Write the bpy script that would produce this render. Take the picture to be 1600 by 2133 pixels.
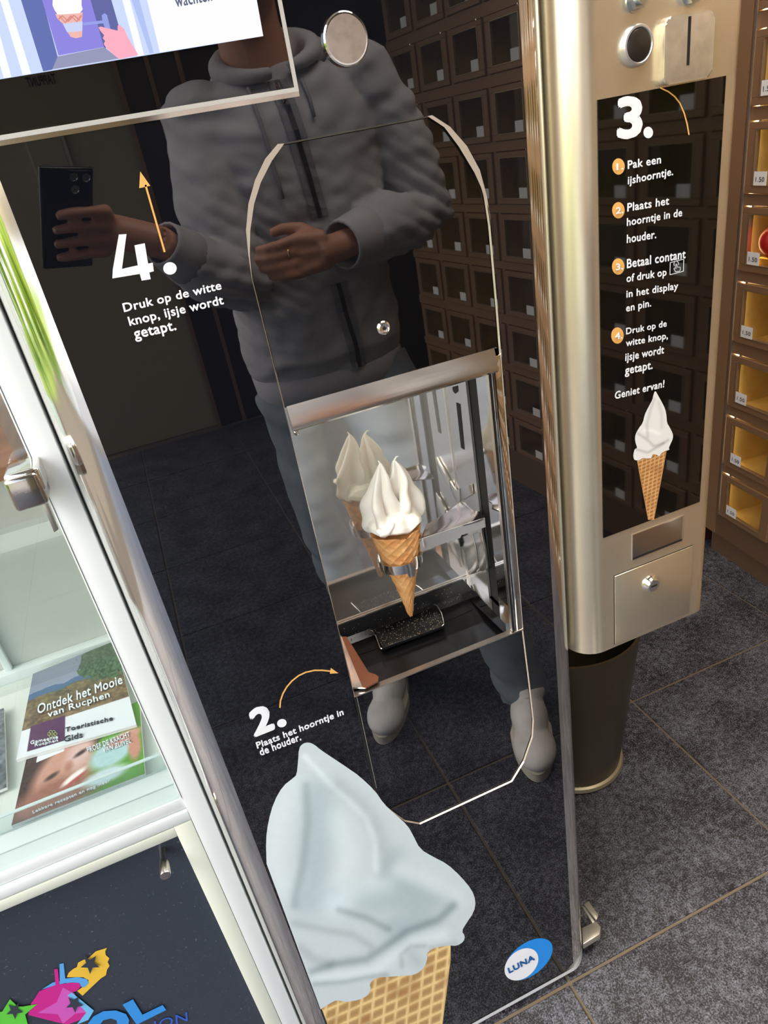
import bpy, bmesh, math, random
import numpy as np
from mathutils import Vector, Matrix, Quaternion, geometry
from mathutils.bvhtree import BVHTree
random.seed(7)
C = bpy.context.scene.collection
for o in list(bpy.data.objects): bpy.data.objects.remove(o)

# ------------------------------------------------------------------ camera
FPX = 1455.0
RX = Vector((0.91821, -0.30698, 0.25030))     # world X, Y, Z axes seen in camera axes (x right, y down, z forward)
RY = Vector((-0.36225, -0.39530, 0.84410))
RZ = Vector((-0.16018, -0.86574, -0.47417))
CAM = Vector((0, -0.6, 1.37))
right = Vector((RX.x, RY.x, RZ.x)); down = Vector((RX.y, RY.y, RZ.y)); fwd = Vector((RX.z, RY.z, RZ.z))
cam_d = bpy.data.cameras.new('camera'); cam = bpy.data.objects.new('camera', cam_d); C.objects.link(cam)
cam_d.sensor_fit = 'HORIZONTAL'; cam_d.sensor_width = 27.0; cam_d.lens = 27.0*FPX/1600.0
cam_d.clip_start = 0.002; cam_d.clip_end = 200
M = Matrix((right, -down, -fwd)).transposed().to_4x4(); M.translation = CAM
cam.matrix_world = M
bpy.context.scene.camera = cam

# ------------------------------------------------------------------ world, sun, lights, exposure
sc = bpy.context.scene
sc.view_settings.view_transform = 'Standard'; sc.view_settings.look = 'None'
sc.view_settings.exposure = 0.0; sc.view_settings.gamma = 1.0
w = bpy.data.worlds.new('world'); sc.world = w; w.use_nodes = True
nt = w.node_tree; nt.nodes.clear()
wo = nt.nodes.new('ShaderNodeOutputWorld'); bg = nt.nodes.new('ShaderNodeBackground')
sky = nt.nodes.new('ShaderNodeTexSky'); sky.sky_type = 'NISHITA'
sky.sun_elevation = math.radians(42); sky.sun_rotation = math.radians(250); sky.sun_disc = False
sky.air_density = 1.0; sky.dust_density = 3.0; sky.ozone_density = 1.0
nt.links.new(sky.outputs[0], bg.inputs[0]); bg.inputs[1].default_value = 0.46
nt.links.new(bg.outputs[0], wo.inputs[0])
def light(name, kind, loc, energy, color, rot=(0, 0, 0), **kw):
    d = bpy.data.lights.new(name, kind); d.energy = energy; d.color = color
    for k, v in kw.items(): setattr(d, k, v)
    o = bpy.data.objects.new(name, d); o.location = loc; o.rotation_euler = rot; C.objects.link(o); return o
so = light('sun', 'SUN', (3, 6, 8), 4.0, (1, .95, .85), angle=.01); so.rotation_euler = Vector((-.45, -.5, -.74)).to_track_quat('-Z', 'Y').to_euler()
for nm, lc, en, cl in (('added_fill_light', (.55, -.35, 2.55), 19, (1, .97, .93)), ('added_warm_fill_light', (1.05, -.2, 2.55), 15, (1, .82, .60))):
    light(nm, 'AREA', lc, en, cl, shape='RECTANGLE', size=.9 if en > 17 else .3, size_y=.5 if en > 17 else .9)  # area fills added to brighten the hoodie and the lockers

# ------------------------------------------------------------------ survey helpers: a measured pixel meets a known plane
def ray(u, v):
    c = Vector((u-800.0, v-1066.5, FPX)); return Vector((RX.dot(c), RY.dot(c), RZ.dot(c)))
def F(u, v, Y=0.0):
    r = ray(u, v); return CAM + r*((Y-CAM.y)/r.y)
def G(u, v, z=0.0):
    r = ray(u, v); return CAM + r*((z-CAM.z)/r.z)
def XW(u, v, X):
    r = ray(u, v); return CAM + r*((X-CAM.x)/r.x)

# ------------------------------------------------------------------ materials
MATS = {}
def srgb(r, g, b):
    f = lambda c: (c/255/12.92 if c/255 <= .04045 else ((c/255+.055)/1.055)**2.4)
    return (f(r), f(g), f(b), 1)
def mat(name, col=(.5, .5, .5, 1), rough=.5, metal=0., ior=1.5, emit=None, estr=1., noise=None, bump=None, coat=0., vcol=None, sss=0., aniso=None, trans=0.):
    if name in MATS: return MATS[name]
    m = bpy.data.materials.new(name); m.use_nodes = True; n = m.node_tree; b = n.nodes['Principled BSDF']
    col = tuple(col)[:3]+(1,)
    b.inputs['Base Color'].default_value = col; b.inputs['Roughness'].default_value = rough
    b.inputs['Metallic'].default_value = metal; b.inputs['IOR'].default_value = ior
    b.inputs['Coat Weight'].default_value = coat; b.inputs['Coat Roughness'].default_value = .03
    b.inputs['Transmission Weight'].default_value = trans
    if sss: b.inputs['Subsurface Weight'].default_value = sss; b.inputs['Subsurface Scale'].default_value = .01
    if emit: b.inputs['Emission Color'].default_value = tuple(emit)[:3]+(1,); b.inputs['Emission Strength'].default_value = estr
    tc = n.nodes.new('ShaderNodeTexCoord')
    def nz(scale, stretch=(1, 1, 1), detail=4):
        mp = n.nodes.new('ShaderNodeMapping'); mp.inputs['Scale'].default_value = stretch
        t = n.nodes.new('ShaderNodeTexNoise'); t.inputs['Scale'].default_value = scale; t.inputs['Detail'].default_value = detail
        n.links.new(tc.outputs['Object'], mp.inputs[0]); n.links.new(mp.outputs[0], t.inputs['Vector']); return t
    if noise:      # (scale, other colour, lo, hi[, stretch])
        t = nz(noise[0], noise[4] if len(noise) > 4 else (1, 1, 1))
        r = n.nodes.new('ShaderNodeValToRGB'); r.color_ramp.elements[0].position = noise[2]; r.color_ramp.elements[1].position = noise[3]
        r.color_ramp.elements[0].color = col; r.color_ramp.elements[1].color = tuple(noise[1])[:3]+(1,)
        n.links.new(t.outputs[0], r.inputs[0]); n.links.new(r.outputs[0], b.inputs['Base Color'])
    if bump:       # (scale, strength, distance[, stretch])
        t = nz(bump[0], bump[3] if len(bump) > 3 else (1, 1, 1))
        k = n.nodes.new('ShaderNodeBump'); k.inputs['Strength'].default_value = bump[1]; k.inputs['Distance'].default_value = bump[2]
        n.links.new(t.outputs[0], k.inputs['Height']); n.links.new(k.outputs[0], b.inputs['Normal'])
    if vcol:
        a = n.nodes.new('ShaderNodeVertexColor'); a.layer_name = 'paint'; n.links.new(a.outputs[0], b.inputs['Base Color'])
    MATS[name] = m; return m
def glass(name, tint=(1, 1, 1), refl=.08, rough=0.0):
    if name in MATS: return MATS[name]
    m = bpy.data.materials.new(name); m.use_nodes = True; n = m.node_tree; n.nodes.clear()
    o = n.nodes.new('ShaderNodeOutputMaterial'); t = n.nodes.new('ShaderNodeBsdfTransparent'); g = n.nodes.new('ShaderNodeBsdfGlossy')
    mx = n.nodes.new('ShaderNodeMixShader'); fr = n.nodes.new('ShaderNodeLayerWeight'); pw = n.nodes.new('ShaderNodeMath'); ad = n.nodes.new('ShaderNodeMath')
    fr.inputs[0].default_value = .5; pw.operation = 'POWER'; pw.inputs[1].default_value = 4.5; ad.operation = 'MAXIMUM'; ad.inputs[1].default_value = refl*.5
    t.inputs[0].default_value = tuple(tint)+(1,); g.inputs['Roughness'].default_value = rough
    n.links.new(fr.outputs['Facing'], pw.inputs[0]); n.links.new(pw.outputs[0], ad.inputs[0]); n.links.new(ad.outputs[0], mx.inputs[0])
    n.links.new(t.outputs[0], mx.inputs[1]); n.links.new(g.outputs[0], mx.inputs[2]); n.links.new(mx.outputs[0], o.inputs[0])
    MATS[name] = m; return m

GI = 1.95
black = mat('gloss black glass', srgb(12, 14, 20), .012, ior=GI)
black2 = mat('gloss black flap', srgb(9, 10, 13), .015, ior=GI)
white_print = mat('white print', srgb(238, 243, 248), .2, ior=1.6)
gold_print = mat('gold print', srgb(232, 178, 100), .25, ior=1.6)
chrome = mat('polished steel', (.84, .83, .80), .085, 1.0)
brushed = mat('brushed steel', (.86, .78, .60), .27, .88, bump=(220, .05, .0005, (1, 1, .03)), noise=(9, (.78, .70, .53), .35, .7))
brushed_hi = mat('satin steel', (.68, .66, .62), .2, .9)
mirror = mat('mirror steel', (.78, .77, .74), .04, 1.0)
mirror_soft = mat('soft mirror steel', (.95, .93, .87), .05, .82)
edge_bright = mat('bright edge steel', (.85, .8, .72), .3, 1.0)
dark_plastic = mat('black plastic', srgb(20, 21, 23), .3)
gap_black = mat('shadow gap black', (.004, .004, .004), .8)
white_paint = mat('white powder coat', srgb(226, 233, 233), .28, bump=(300, .05, .0004))
white_in = mat('white interior', srgb(205, 212, 206), .45)
tile_mat = mat('speckled slate tile', srgb(58, 58, 62), .42, bump=(300, .25, .001))
grout_mat = mat('sandy grout', srgb(112, 100, 84), .9, bump=(400, .3, .001))
bronze = mat('bronze lacquer', srgb(140, 108, 80), .34, .3, noise=(3, srgb(152, 118, 88), .3, .7))
bronze_dk = mat('bronze frame', srgb(118, 92, 70), .38, .3)
gold_in = mat('golden liner', srgb(206, 178, 108), .25, .4, noise=(14, srgb(226, 204, 140), .3, .7))
paper = mat('white paper', srgb(228, 226, 224), .7)
ink = mat('black ink', srgb(30, 30, 32), .7)
pane_glass = glass('pane glass', (.97, .96, .93), .07)
case_glass = glass('case glass', (.93, .96, .95), .14)

def tile_nodes():
    n = tile_mat.node_tree; b = n.nodes['Principled BSDF']; tc = n.nodes.new('ShaderNodeTexCoord')
    g = n.nodes.new('ShaderNodeNewGeometry')
    def ramp(src, els):
        r = n.nodes.new('ShaderNodeValToRGB'); r.color_ramp.elements[0].position, r.color_ramp.elements[0].color = els[0]
        r.color_ramp.elements[1].position, r.color_ramp.elements[1].color = els[1]; n.links.new(src, r.inputs[0]); return r
    t1 = n.nodes.new('ShaderNodeTexNoise'); t1.inputs['Scale'].default_value = 330; t1.inputs['Detail'].default_value = 5; t1.inputs['Roughness'].default_value = .65
    t2 = n.nodes.new('ShaderNodeTexNoise'); t2.inputs['Scale'].default_value = 9; t2.inputs['Detail'].default_value = 4
    t3 = n.nodes.new('ShaderNodeTexNoise'); t3.inputs['Scale'].default_value = 75; t3.inputs['Detail'].default_value = 3
    for t in (t1, t2, t3): n.links.new(g.outputs['Position'], t.inputs['Vector'])
    ad = n.nodes.new('ShaderNodeMath'); ad.operation = 'MULTIPLY_ADD'; ad.inputs[1].default_value = .22; n.links.new(t2.outputs[0], ad.inputs[0]); n.links.new(t1.outputs[0], ad.inputs[2])
    ad2 = n.nodes.new('ShaderNodeMath'); ad2.operation = 'MULTIPLY_ADD'; ad2.inputs[1].default_value = .35; n.links.new(t3.outputs[0], ad2.inputs[0]); n.links.new(ad.outputs[0], ad2.inputs[2])
    r = ramp(ad2.outputs[0], [(.72, srgb(28, 27, 29)), (1.02, srgb(126, 129, 140))])
    n.links.new(r.outputs[0], b.inputs['Base Color'])
tile_nodes()

# ------------------------------------------------------------------ mesh helpers
def tagp(o, label=None, cat=None, group=None, kind=None):
    if label: o['label'] = label
    if cat: o['category'] = cat
    if group: o['group'] = group
    if kind: o['kind'] = kind
    return o
def empty(name, loc, label=None, cat=None, group=None):
    o = bpy.data.objects.new(name, None); C.objects.link(o); o.location = loc; o.empty_display_size = .05
    return tagp(o, label, cat, group)
def link(name, me, m, parent=None, smooth=False):
    if m is not None: me.materials.append(m)
    if smooth:
        me.polygons.foreach_set('use_smooth', [True]*len(me.polygons))
    o = bpy.data.objects.new(name, me); C.objects.link(o)
    if parent:
        o.parent = parent; o.matrix_parent_inverse = world_of(parent).inverted()
    return o
def world_of(o):
    m = Matrix.LocRotScale(o.location, o.rotation_euler, o.scale) if o.parent is None else world_of(o.parent) @ o.matrix_parent_inverse @ Matrix.LocRotScale(o.location, o.rotation_euler, o.scale)
    return m
def from_py(name, vs, fs, m, parent=None, smooth=False):
    me = bpy.data.meshes.new(name); me.from_pydata([tuple(v) for v in vs], [], fs); me.update(); return link(name, me, m, parent, smooth)
def bm_obj(name, bm, m, parent=None, smooth=False, angle=None):
    bmesh.ops.recalc_face_normals(bm, faces=bm.faces)
    me = bpy.data.meshes.new(name); bm.to_mesh(me); bm.free()
    o = link(name, me, m, parent, smooth)
    if angle:
        me.polygons.foreach_set('use_smooth', [True]*len(me.polygons)); me.set_sharp_from_angle(angle=math.radians(angle))
    return o
def add_box(bm, x0, x1, y0, y1, z0, z1, bevel=0, seg=2):
    r = bmesh.ops.create_cube(bm, size=1)
    vs = r['verts']
    for v in vs: v.co = Vector(((x0+x1)/2+v.co.x*(x1-x0), (y0+y1)/2+v.co.y*(y1-y0), (z0+z1)/2+v.co.z*(z1-z0)))
    if bevel:
        es = list({e for v in vs for e in v.link_edges}); bmesh.ops.bevel(bm, geom=es, offset=bevel, segments=seg, profile=.5, affect='EDGES')
    return bm
def box(name, x0, x1, y0, y1, z0, z1, m, parent=None, bevel=0, seg=2):
    return bm_obj(name, add_box(bmesh.new(), x0, x1, y0, y1, z0, z1, bevel, seg), m, parent, angle=40 if bevel else None)
def add_prism(bm, pts, d):
    """extrude a closed planar loop of world points by vector d"""
    a = [bm.verts.new(p) for p in pts]; b = [bm.verts.new(Vector(p)+Vector(d)) for p in pts]
    n = len(pts); bm.faces.new(a); bm.faces.new(b[::-1])
    for i in range(n): bm.faces.new((a[i], b[i], b[(i+1) % n], a[(i+1) % n]))
def prism(name, pts, d, m, parent=None, bevel=0, angle=None):
    bm = bmesh.new(); add_prism(bm, pts, d)
    if bevel: bmesh.ops.bevel(bm, geom=list(bm.edges), offset=bevel, segments=2, profile=.5, affect='EDGES')
    return bm_obj(name, bm, m, parent, angle=angle or (40 if bevel else None))
def lathe_bm(bm, prof, n=40, loc=(0, 0, 0), axis='Z', caps=True):
    rings = []
    for r, h in prof:
        ring = []
        for i in range(n):
            a = 2*math.pi*i/n; c, s = math.cos(a)*r, math.sin(a)*r
            p = Vector((c, s, h)) if axis == 'Z' else Vector((c, -h, s)) if axis == 'Y' else Vector((h, c, s))
            ring.append(bm.verts.new(p+Vector(loc)))
        rings.append(ring)
    for a, b in zip(rings, rings[1:]):
        for i in range(n): bm.faces.new((a[i], a[(i+1) % n], b[(i+1) % n], b[i]))
    if caps:
        bm.faces.new(rings[0][::-1]); bm.faces.new(rings[-1])
def lathe(name, prof, m, parent=None, loc=(0, 0, 0), axis='Z', n=40, caps=True, angle=35):
    bm = bmesh.new(); lathe_bm(bm, prof, n, loc, axis, caps); return bm_obj(name, bm, m, parent, angle=angle)
def tube_bm(bm, pts, rad, n=10, flat=1.0):
    pts = [Vector(p) for p in pts]; rings = []
    if not hasattr(rad, '__len__'): rad = [rad]*len(pts)
    up = None
    for i, p in enumerate(pts):
        t = (pts[min(i+1, len(pts)-1)]-pts[max(i-1, 0)]).normalized()
        if up is None: up = t.orthogonal().normalized()
        a = (up-t*up.dot(t)).normalized(); up = a; b = t.cross(a)
        rings.append([bm.verts.new(p+(a*math.cos(q)+b*math.sin(q)*flat)*rad[i]) for q in [2*math.pi*k/n for k in range(n)]])
    for a, b in zip(rings, rings[1:]):
        for i in range(n): bm.faces.new((a[i], a[(i+1) % n], b[(i+1) % n], b[i]))
    bm.faces.new(rings[0][::-1]); bm.faces.new(rings[-1])
def tube(name, pts, rad, m, parent=None, n=10):
    bm = bmesh.new(); tube_bm(bm, pts, rad, n); return bm_obj(name, bm, m, parent, smooth=True)
def bake(o):
    dg = bpy.context.evaluated_depsgraph_get(); me = bpy.data.meshes.new_from_object(o.evaluated_get(dg))
    o.modifiers.clear(); o.data = me; return o
def fuse(name, bm, m, parent, voxel, smooth=4, factor=.5, disp=None):
    o = bm_obj(name, bm, None, parent)
    r = o.modifiers.new('r', 'REMESH'); r.mode = 'VOXEL'; r.voxel_size = voxel
    s = o.modifiers.new('s', 'SMOOTH'); s.iterations = smooth; s.factor = factor
    bake(o); o.data.materials.append(m)
    me = o.data
    if disp: disp(me)
    me.polygons.foreach_set('use_smooth', [True]*len(me.polygons)); return o
# flat print: a loop of photo pixels carried onto the plane it is printed on
def flat(name, px, plane, m, parent, th=.0003):
    pts = [plane(u, v) for u, v in px]
    return flat_w(name, pts, m, parent, th)
def flat_w(name, pts, m, parent, th=.0003):
    nrm = geometry.normal(pts[:3]) if len(pts) > 2 else Vector((0, -1, 0))
    tri = geometry.tessellate_polygon([[Vector(p) for p in pts]])
    d = CAM-pts[0]; n = sum(((pts[b]-pts[a]).cross(pts[c]-pts[a]) for a, b, c in tri), Vector()).normalized()
    if n.dot(d) < 0: n = -n
    off = n*th
    return from_py(name, [p+off for p in pts], [tuple(t) for t in tri], m, parent)
def stroke_px(pts, wd):
    L, R = [], []
    for i, p in enumerate(pts):
        a = Vector(pts[max(i-1, 0)]); b = Vector(pts[min(i+1, len(pts)-1)]); t = (b-a).normalized(); nn = Vector((-t.y, t.x))*wd/2
        L.append(Vector(p)+nn); R.append(Vector(p)-nn)
    return L+R[::-1]
def strip(name, pts, wd, plane, m, parent, th=.0003):
    q = stroke_px(pts, wd); n = len(pts); vs = [plane(*p) for p in q]
    d = (CAM-vs[0]).normalized()
    vs = [v+Vector((0, -1, 0))*th if plane is not ground_plane else v+Vector((0, 0, th)) for v in vs]
    return from_py(name, vs, [(i, i+1, 2*n-2-i, 2*n-1-i) for i in range(n-1)], m, parent)
ground_plane = None
TEXTC = {}
def text_mesh(s, bold):
    cu = bpy.data.curves.new('t', 'FONT'); cu.body = s; cu.size = 1; cu.resolution_u = 3; cu.fill_mode = 'FRONT'; cu.space_character = 1.06
    o = bpy.data.objects.new('t', cu); C.objects.link(o)
    dg = bpy.context.evaluated_depsgraph_get(); me = bpy.data.meshes.new_from_object(o.evaluated_get(dg))
    bpy.data.objects.remove(o); bpy.data.curves.remove(cu)
    co = np.empty(len(me.vertices)*3); me.vertices.foreach_get('co', co); co = co.reshape(-1, 3)
    if bold > 0:      # heavier lettering: the glyphs repeated a hair apart on the same plane
        tris = [tuple(p.vertices) for p in me.polygons]; n_ = len(co); vs = []; fs = []
        for k in range(9):
            r = 0 if k == 8 else bold*.85; d = np.array([r*math.cos(k*math.pi/4), r*math.sin(k*math.pi/4), 0])
            d[2] = k*.1; vs += (co+d).tolist(); fs += [tuple(i+n_*k for i in t) for t in tris]
        me = bpy.data.meshes.new('text'); me.from_pydata(vs, [], fs); co = np.array(vs)
    return me, co
def text(name, s, bl, br, tl, m, parent, bold=.018, off=(0, -.0004, 0), plane=F):
    """lettering whose ink box runs bl->br (width) and bl->tl (height)"""
    me, co = text_mesh(s, bold)
    P0, P1, P2 = [plane(*q) if len(q) == 2 else Vector(q) for q in (bl, br, tl)]
    lay = co[:, 2].copy(); mn = co.min(0); mx = co.max(0); k = (co-mn)/np.maximum(mx-mn, 1e-6)
    a = np.array(P1-P0); b = np.array(P2-P0)
    w_ = np.array(P0)+np.outer(k[:, 0], a)+np.outer(k[:, 1], b)+np.array(off)*(1+lay[:, None]*1.2)
    me.vertices.foreach_set('co', w_.ravel()); me.update(); return link(name, me, m, parent)
def painted(name, pos, fn, nu, nv, m, parent, smooth=False):
    """grid sheet: pos(s,t)->world point, fn(s,t)->rgb arrays; s,t in 0..1"""
    s = np.linspace(0, 1, nu); t = np.linspace(0, 1, nv); S, T = np.meshgrid(s, t)
    vs = [pos(a, b) for a, b in zip(S.ravel(), T.ravel())]
    idx = np.arange(nu*nv).reshape(nv, nu)
    fs = np.stack([idx[:-1, :-1], idx[:-1, 1:], idx[1:, 1:], idx[1:, :-1]], -1).reshape(-1, 4).tolist()
    o = from_py(name, vs, fs, m, parent); col = np.ones((nu*nv, 4), np.float32); col[:, :3] = fn(S.ravel(), T.ravel())
    a = o.data.color_attributes.new('paint', 'FLOAT_COLOR', 'POINT'); a.data.foreach_set('color', col.ravel()); return o
def lin(c):
    c = np.asarray(c, float)/255; return np.where(c <= .04045, c/12.92, ((c+.055)/1.055)**2.4)
def dseg(px, py, line):
    d = np.full(px.shape, 1e9)
    for (x0, y0), (x1, y1) in zip(line, line[1:]):
        vx, vy = x1-x0, y1-y0; t = np.clip(((px-x0)*vx+(py-y0)*vy)/(vx*vx+vy*vy+1e-9), 0, 1)
        d = np.minimum(d, np.hypot(px-x0-t*vx, py-y0-t*vy))
    return d
_rng = np.random.RandomState(3); _tab = _rng.rand(64, 64)
def vnoise(x, y):
    xi = np.floor(x).astype(int); yi = np.floor(y).astype(int); fx = x-xi; fy = y-yi; fx = fx*fx*(3-2*fx); fy = fy*fy*(3-2*fy)
    g = lambda a, b: _tab[a % 64, b % 64]
    return (g(xi, yi)*(1-fx)+g(xi+1, yi)*fx)*(1-fy)+(g(xi, yi+1)*(1-fx)+g(xi+1, yi+1)*fx)*fy
print_vc = mat('colour print', (1, 1, 1), .25, ior=1.6, vcol=True)

# ================================================================== SETTING
S = lambda o: tagp(o, kind='structure')
TX0, TY0, TXS, TYS = .358, 0.0, .526, .489
floor = S(box('floor', -5.2, 2.2, -3.75, 1.0, -.05, -.004, grout_mat))
tb = bmesh.new(); add_box(tb, 0, TXS-.006, 0, TYS-.006, -.01, 0, .0015, 1); bmesh.ops.recalc_face_normals(tb, faces=tb.faces)
tile_me = bpy.data.meshes.new('tile'); tb.to_mesh(tile_me); tb.free(); tile_me.materials.append(tile_mat)
for i in range(-4, 4):
    for j in range(-7, 2):
        x0 = TX0+i*TXS+.003; y0 = TY0+j*TYS+.003
        if x0 > 1.75 or x0 < -1.9: continue
        t = bpy.data.objects.new('tile', tile_me); t.location = (x0, y0, random.uniform(-.0005, .0005)); C.objects.link(t); t.parent = floor
plaster = mat('cream plaster', srgb(168, 152, 118), .8, bump=(80, .2, .002))
darkwall = mat('dark red brown wall', srgb(70, 34, 18), .6, noise=(2, srgb(84, 42, 22), .3, .7))
S(box('wall_back', -1.4, 2.2, .955, 1.05, 0, 2.6, darkwall))
S(box('baseboard_back', 0.3, 1.53, .945, .957, 0, .05, mat('grey skirting', srgb(96, 86, 74), .5)))
S(box('wall_right', 1.95, 2.05, -3.7, .955, 0, 2.6, plaster))
for nm, x, y, wx, wy, c, e_, lb in (('added_fill_panel', .55, -.35, .45, .25, (1, .97, .92), 3, 'flat white fill panel added above the person'), ('added_fill_panel', 1.05, -.2, .15, .45, (1, .74, .45), 3, 'narrow warm fill panel added beside the lockers')):  # glowing panels added at the area fills, not known parts of the room
    q_ = empty(nm, (x, y, 2.58), lb, 'fill light')
    box('fill_panel_housing', x-wx-.02, x+wx+.02, y-wy-.02, y+wy+.02, 2.575, 2.599, mat('fill panel housing', srgb(220, 220, 215), .4), q_)
    box('fill_diffuser', x-wx, x+wx, y-wy, y+wy, 2.568, 2.574, mat('diffuser %g' % x, (1, 1, 1), emit=c, estr=e_), q_)
S(box('ceiling', -.7, 2.2, -3.7, 1.05, 2.6, 2.7, mat('ceiling paint', srgb(190, 186, 176), .8)))
rear = S(box('wall_rear', -.42, .62, -3.6, -3.5, 0, 2.6, plaster))
S(box('wall_rear_dark', .62, 2.0, -3.62, -3.5, 0, 2.6, mat('dark brown panelling', srgb(60, 46, 34), .5)))
dr = S(box('door_rear', .30, .60, -3.5, -3.46, 0, 2.25, mat('dark door', srgb(46, 38, 32), .4)))
for x in (.29, .44, .585): box('door_frame', x, x+.02, -3.47, -3.44, 0, 2.27, bronze, dr)
text('sign_text', 'TAPPUNT', (.03, -3.495, 1.80), (-.10, -3.495, 1.80), (.03, -3.495, 1.84), ink, rear, off=(0, 0, 0))
nb = box('notice_board', -.2, -.02, -3.5, -3.48, 1.3, 1.64, mat('notice frame', srgb(190, 180, 150), .6), rear)
box('notice_sheet', -.19, -.04, -3.48, -3.475, 1.32, 1.62, plaster, rear)
pave = S(box('ground', -30, 30, -30, 30, -.12, -.05, mat('pale paving', srgb(176, 172, 164), .9, noise=(.6, srgb(190, 188, 180), .4, .6))))
S(box('lawn', -9, -4.2, -12, 2, -.055, -.03, mat('grass ground', srgb(110, 146, 44), .9, noise=(.8, srgb(160, 170, 70), .4, .6))))
leafm = mat('sunlit foliage', srgb(96, 140, 30), .7, noise=(3, srgb(190, 205, 60), .35, .65))
def hedge(x, y, wx, wy, h, lab):
    bm = bmesh.new()
    for k in range(16):
        r = random.uniform(.35, .6); q = bmesh.ops.create_icosphere(bm, subdivisions=2, radius=r)
        p = Vector((x+random.uniform(-wx, wx), y+random.uniform(-wy, wy), random.uniform(.2, h)))
        for v in q['verts']: v.co = v.co*random.uniform(.85, 1.12)+p
    return tagp(bm_obj('hedge', bm, leafm), lab, 'hedge', kind='stuff')
hedge(-5.5, -5.0, 1.6, .6, 1.3, 'low sunlit green hedge out on the lawn, left of the cream wall')
hedge(-7.5, -1.5, .6, 2.0, 1.6, 'sunlit green hedge along the open left side')

# ================================================================== MACHINE
ZT = 1.80; ZB = .040; XL, XR_ = -.053, .368
machine = empty('ice_cream_machine', (.16, .3, 0), 'tall glossy black soft ice cream machine with chrome rounded edges and screen', 'vending machine')
# door outline (hole) on the face
hole = [F(*q) for q in [(525, 585), (517, 530), (513, 480), (518, 425), (532, 375), (553, 332), (580, 300), (900, 240), (937, 265), (970, 305), (997, 355), (1012, 410), (1021, 470), (1036, 640), (1055, 880), (1090, 1315), (1103, 1420), (1112, 1500), (1110, 1535), (1092, 1587), (1067, 1628), (875, 1717), (843, 1711), (800, 1680), (781, 1650), (760, 1560), (737, 1446), (605, 905), (560, 725)]]
hole = [Vector((p.x, 0, p.z)) for p in hole]
outer = [Vector((XL, 0, ZB)), Vector((XR_-.02, 0, ZB)), Vector((XR_, 0, ZB+.014)), Vector((XR_, 0, ZT)), Vector((XL, 0, ZT))]
def plate_with_hole(name, outer, hole, y0, th, m, parent):
    tri = geometry.tessellate_polygon([outer, hole]); allp = outer+hole; vs = [(p.x, y0, p.z) for p in allp]+[(p.x, y0+th, p.z) for p in allp]
    n = len(allp); fs = [tuple(t) for t in tri]+[tuple(n+i for i in t[::-1]) for t in tri]
    for loop, o0 in ((outer, 0), (hole, len(outer))):
        k = len(loop)
        for i in range(k): a = o0+i; b = o0+(i+1) % k; fs.append((a, b, b+n, a+n))
    bm = bmesh.new(); me = bpy.data.meshes.new('x'); me.from_pydata(vs, [], fs); bm.from_mesh(me); return bm_obj(name, bm, m, parent)
plate_with_hole('front_panel', outer, hole, 0, .006, black, machine)
# polished edge lining of the cut-out
def inset(loop, d):
    n = len(loop); out = []; cx = sum(p.x for p in loop)/n; cz = sum(p.z for p in loop)/n
    for i, p in enumerate(loop):
        a = loop[i-1]; b = loop[(i+1) % n]; e1 = (p-a).normalized(); e2 = (b-p).normalized()
        n1 = Vector((-e1.z, 0, e1.x)); n2 = Vector((-e2.z, 0, e2.x)); nn = (n1+n2).normalized()
        if nn.dot(Vector((cx, 0, cz))-p) < 0: nn = -nn
        out.append(p+nn*d/max(.6, nn.dot(n1) if nn.dot(n1) > 0 else -nn.dot(n1)))
    return out
h1 = inset(hole, .0011); n = len(hole)
seg = list(range(n))
bm = bmesh.new()
A = [bm.verts.new(p+Vector((0, -.0004, 0))) for p in hole]; B = [bm.verts.new(p+Vector((0, .0016, 0))) for p in h1]
for i in seg: bm.faces.new((A[i], A[(i+1) % n], B[(i+1) % n], B[i]))
bm_obj('cutout_edge', bm, mat('pale cut edge', srgb(205, 196, 182), .25, .6), machine)
# wide bevel on the arch shoulders
def wedge(name, px, m):
    flat(name, px, F, m, machine, .0006)
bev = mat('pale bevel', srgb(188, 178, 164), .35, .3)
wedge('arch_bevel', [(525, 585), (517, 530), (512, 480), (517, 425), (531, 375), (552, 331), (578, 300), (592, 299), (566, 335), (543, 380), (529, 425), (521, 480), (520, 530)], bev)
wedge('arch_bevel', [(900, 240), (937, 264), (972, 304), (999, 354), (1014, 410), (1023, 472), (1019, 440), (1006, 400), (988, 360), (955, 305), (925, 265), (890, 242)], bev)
# flap (upper sliding door): black, a touch recessed
h2 = inset(hole, .0016)
zf = F(820, 788).z+.0005
def clip_z(loop, z, above=True):
    out = []; n = len(loop)
    for i in range(n):
        a, b = loop[i], loop[(i+1) % n]; ia = (a.z > z) == above; ib = (b.z > z) == above
        if ia: out.append(a)
        if ia != ib: out.append(a.lerp(b, (z-a.z)/(b.z-a.z)))
    return out
FY = .0022
flap = prism('dispenser_flap', [Vector((p.x, FY, p.z)) for p in clip_z(h2, 1.1665)], (0, .004, 0), black2, machine); flap['label'] = 'black upper flap above the opening'
prism('lower_door', [Vector((p.x, FY, p.z)) for p in clip_z(h2, .8165, False)], (0, .004, 0), black, machine)
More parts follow.
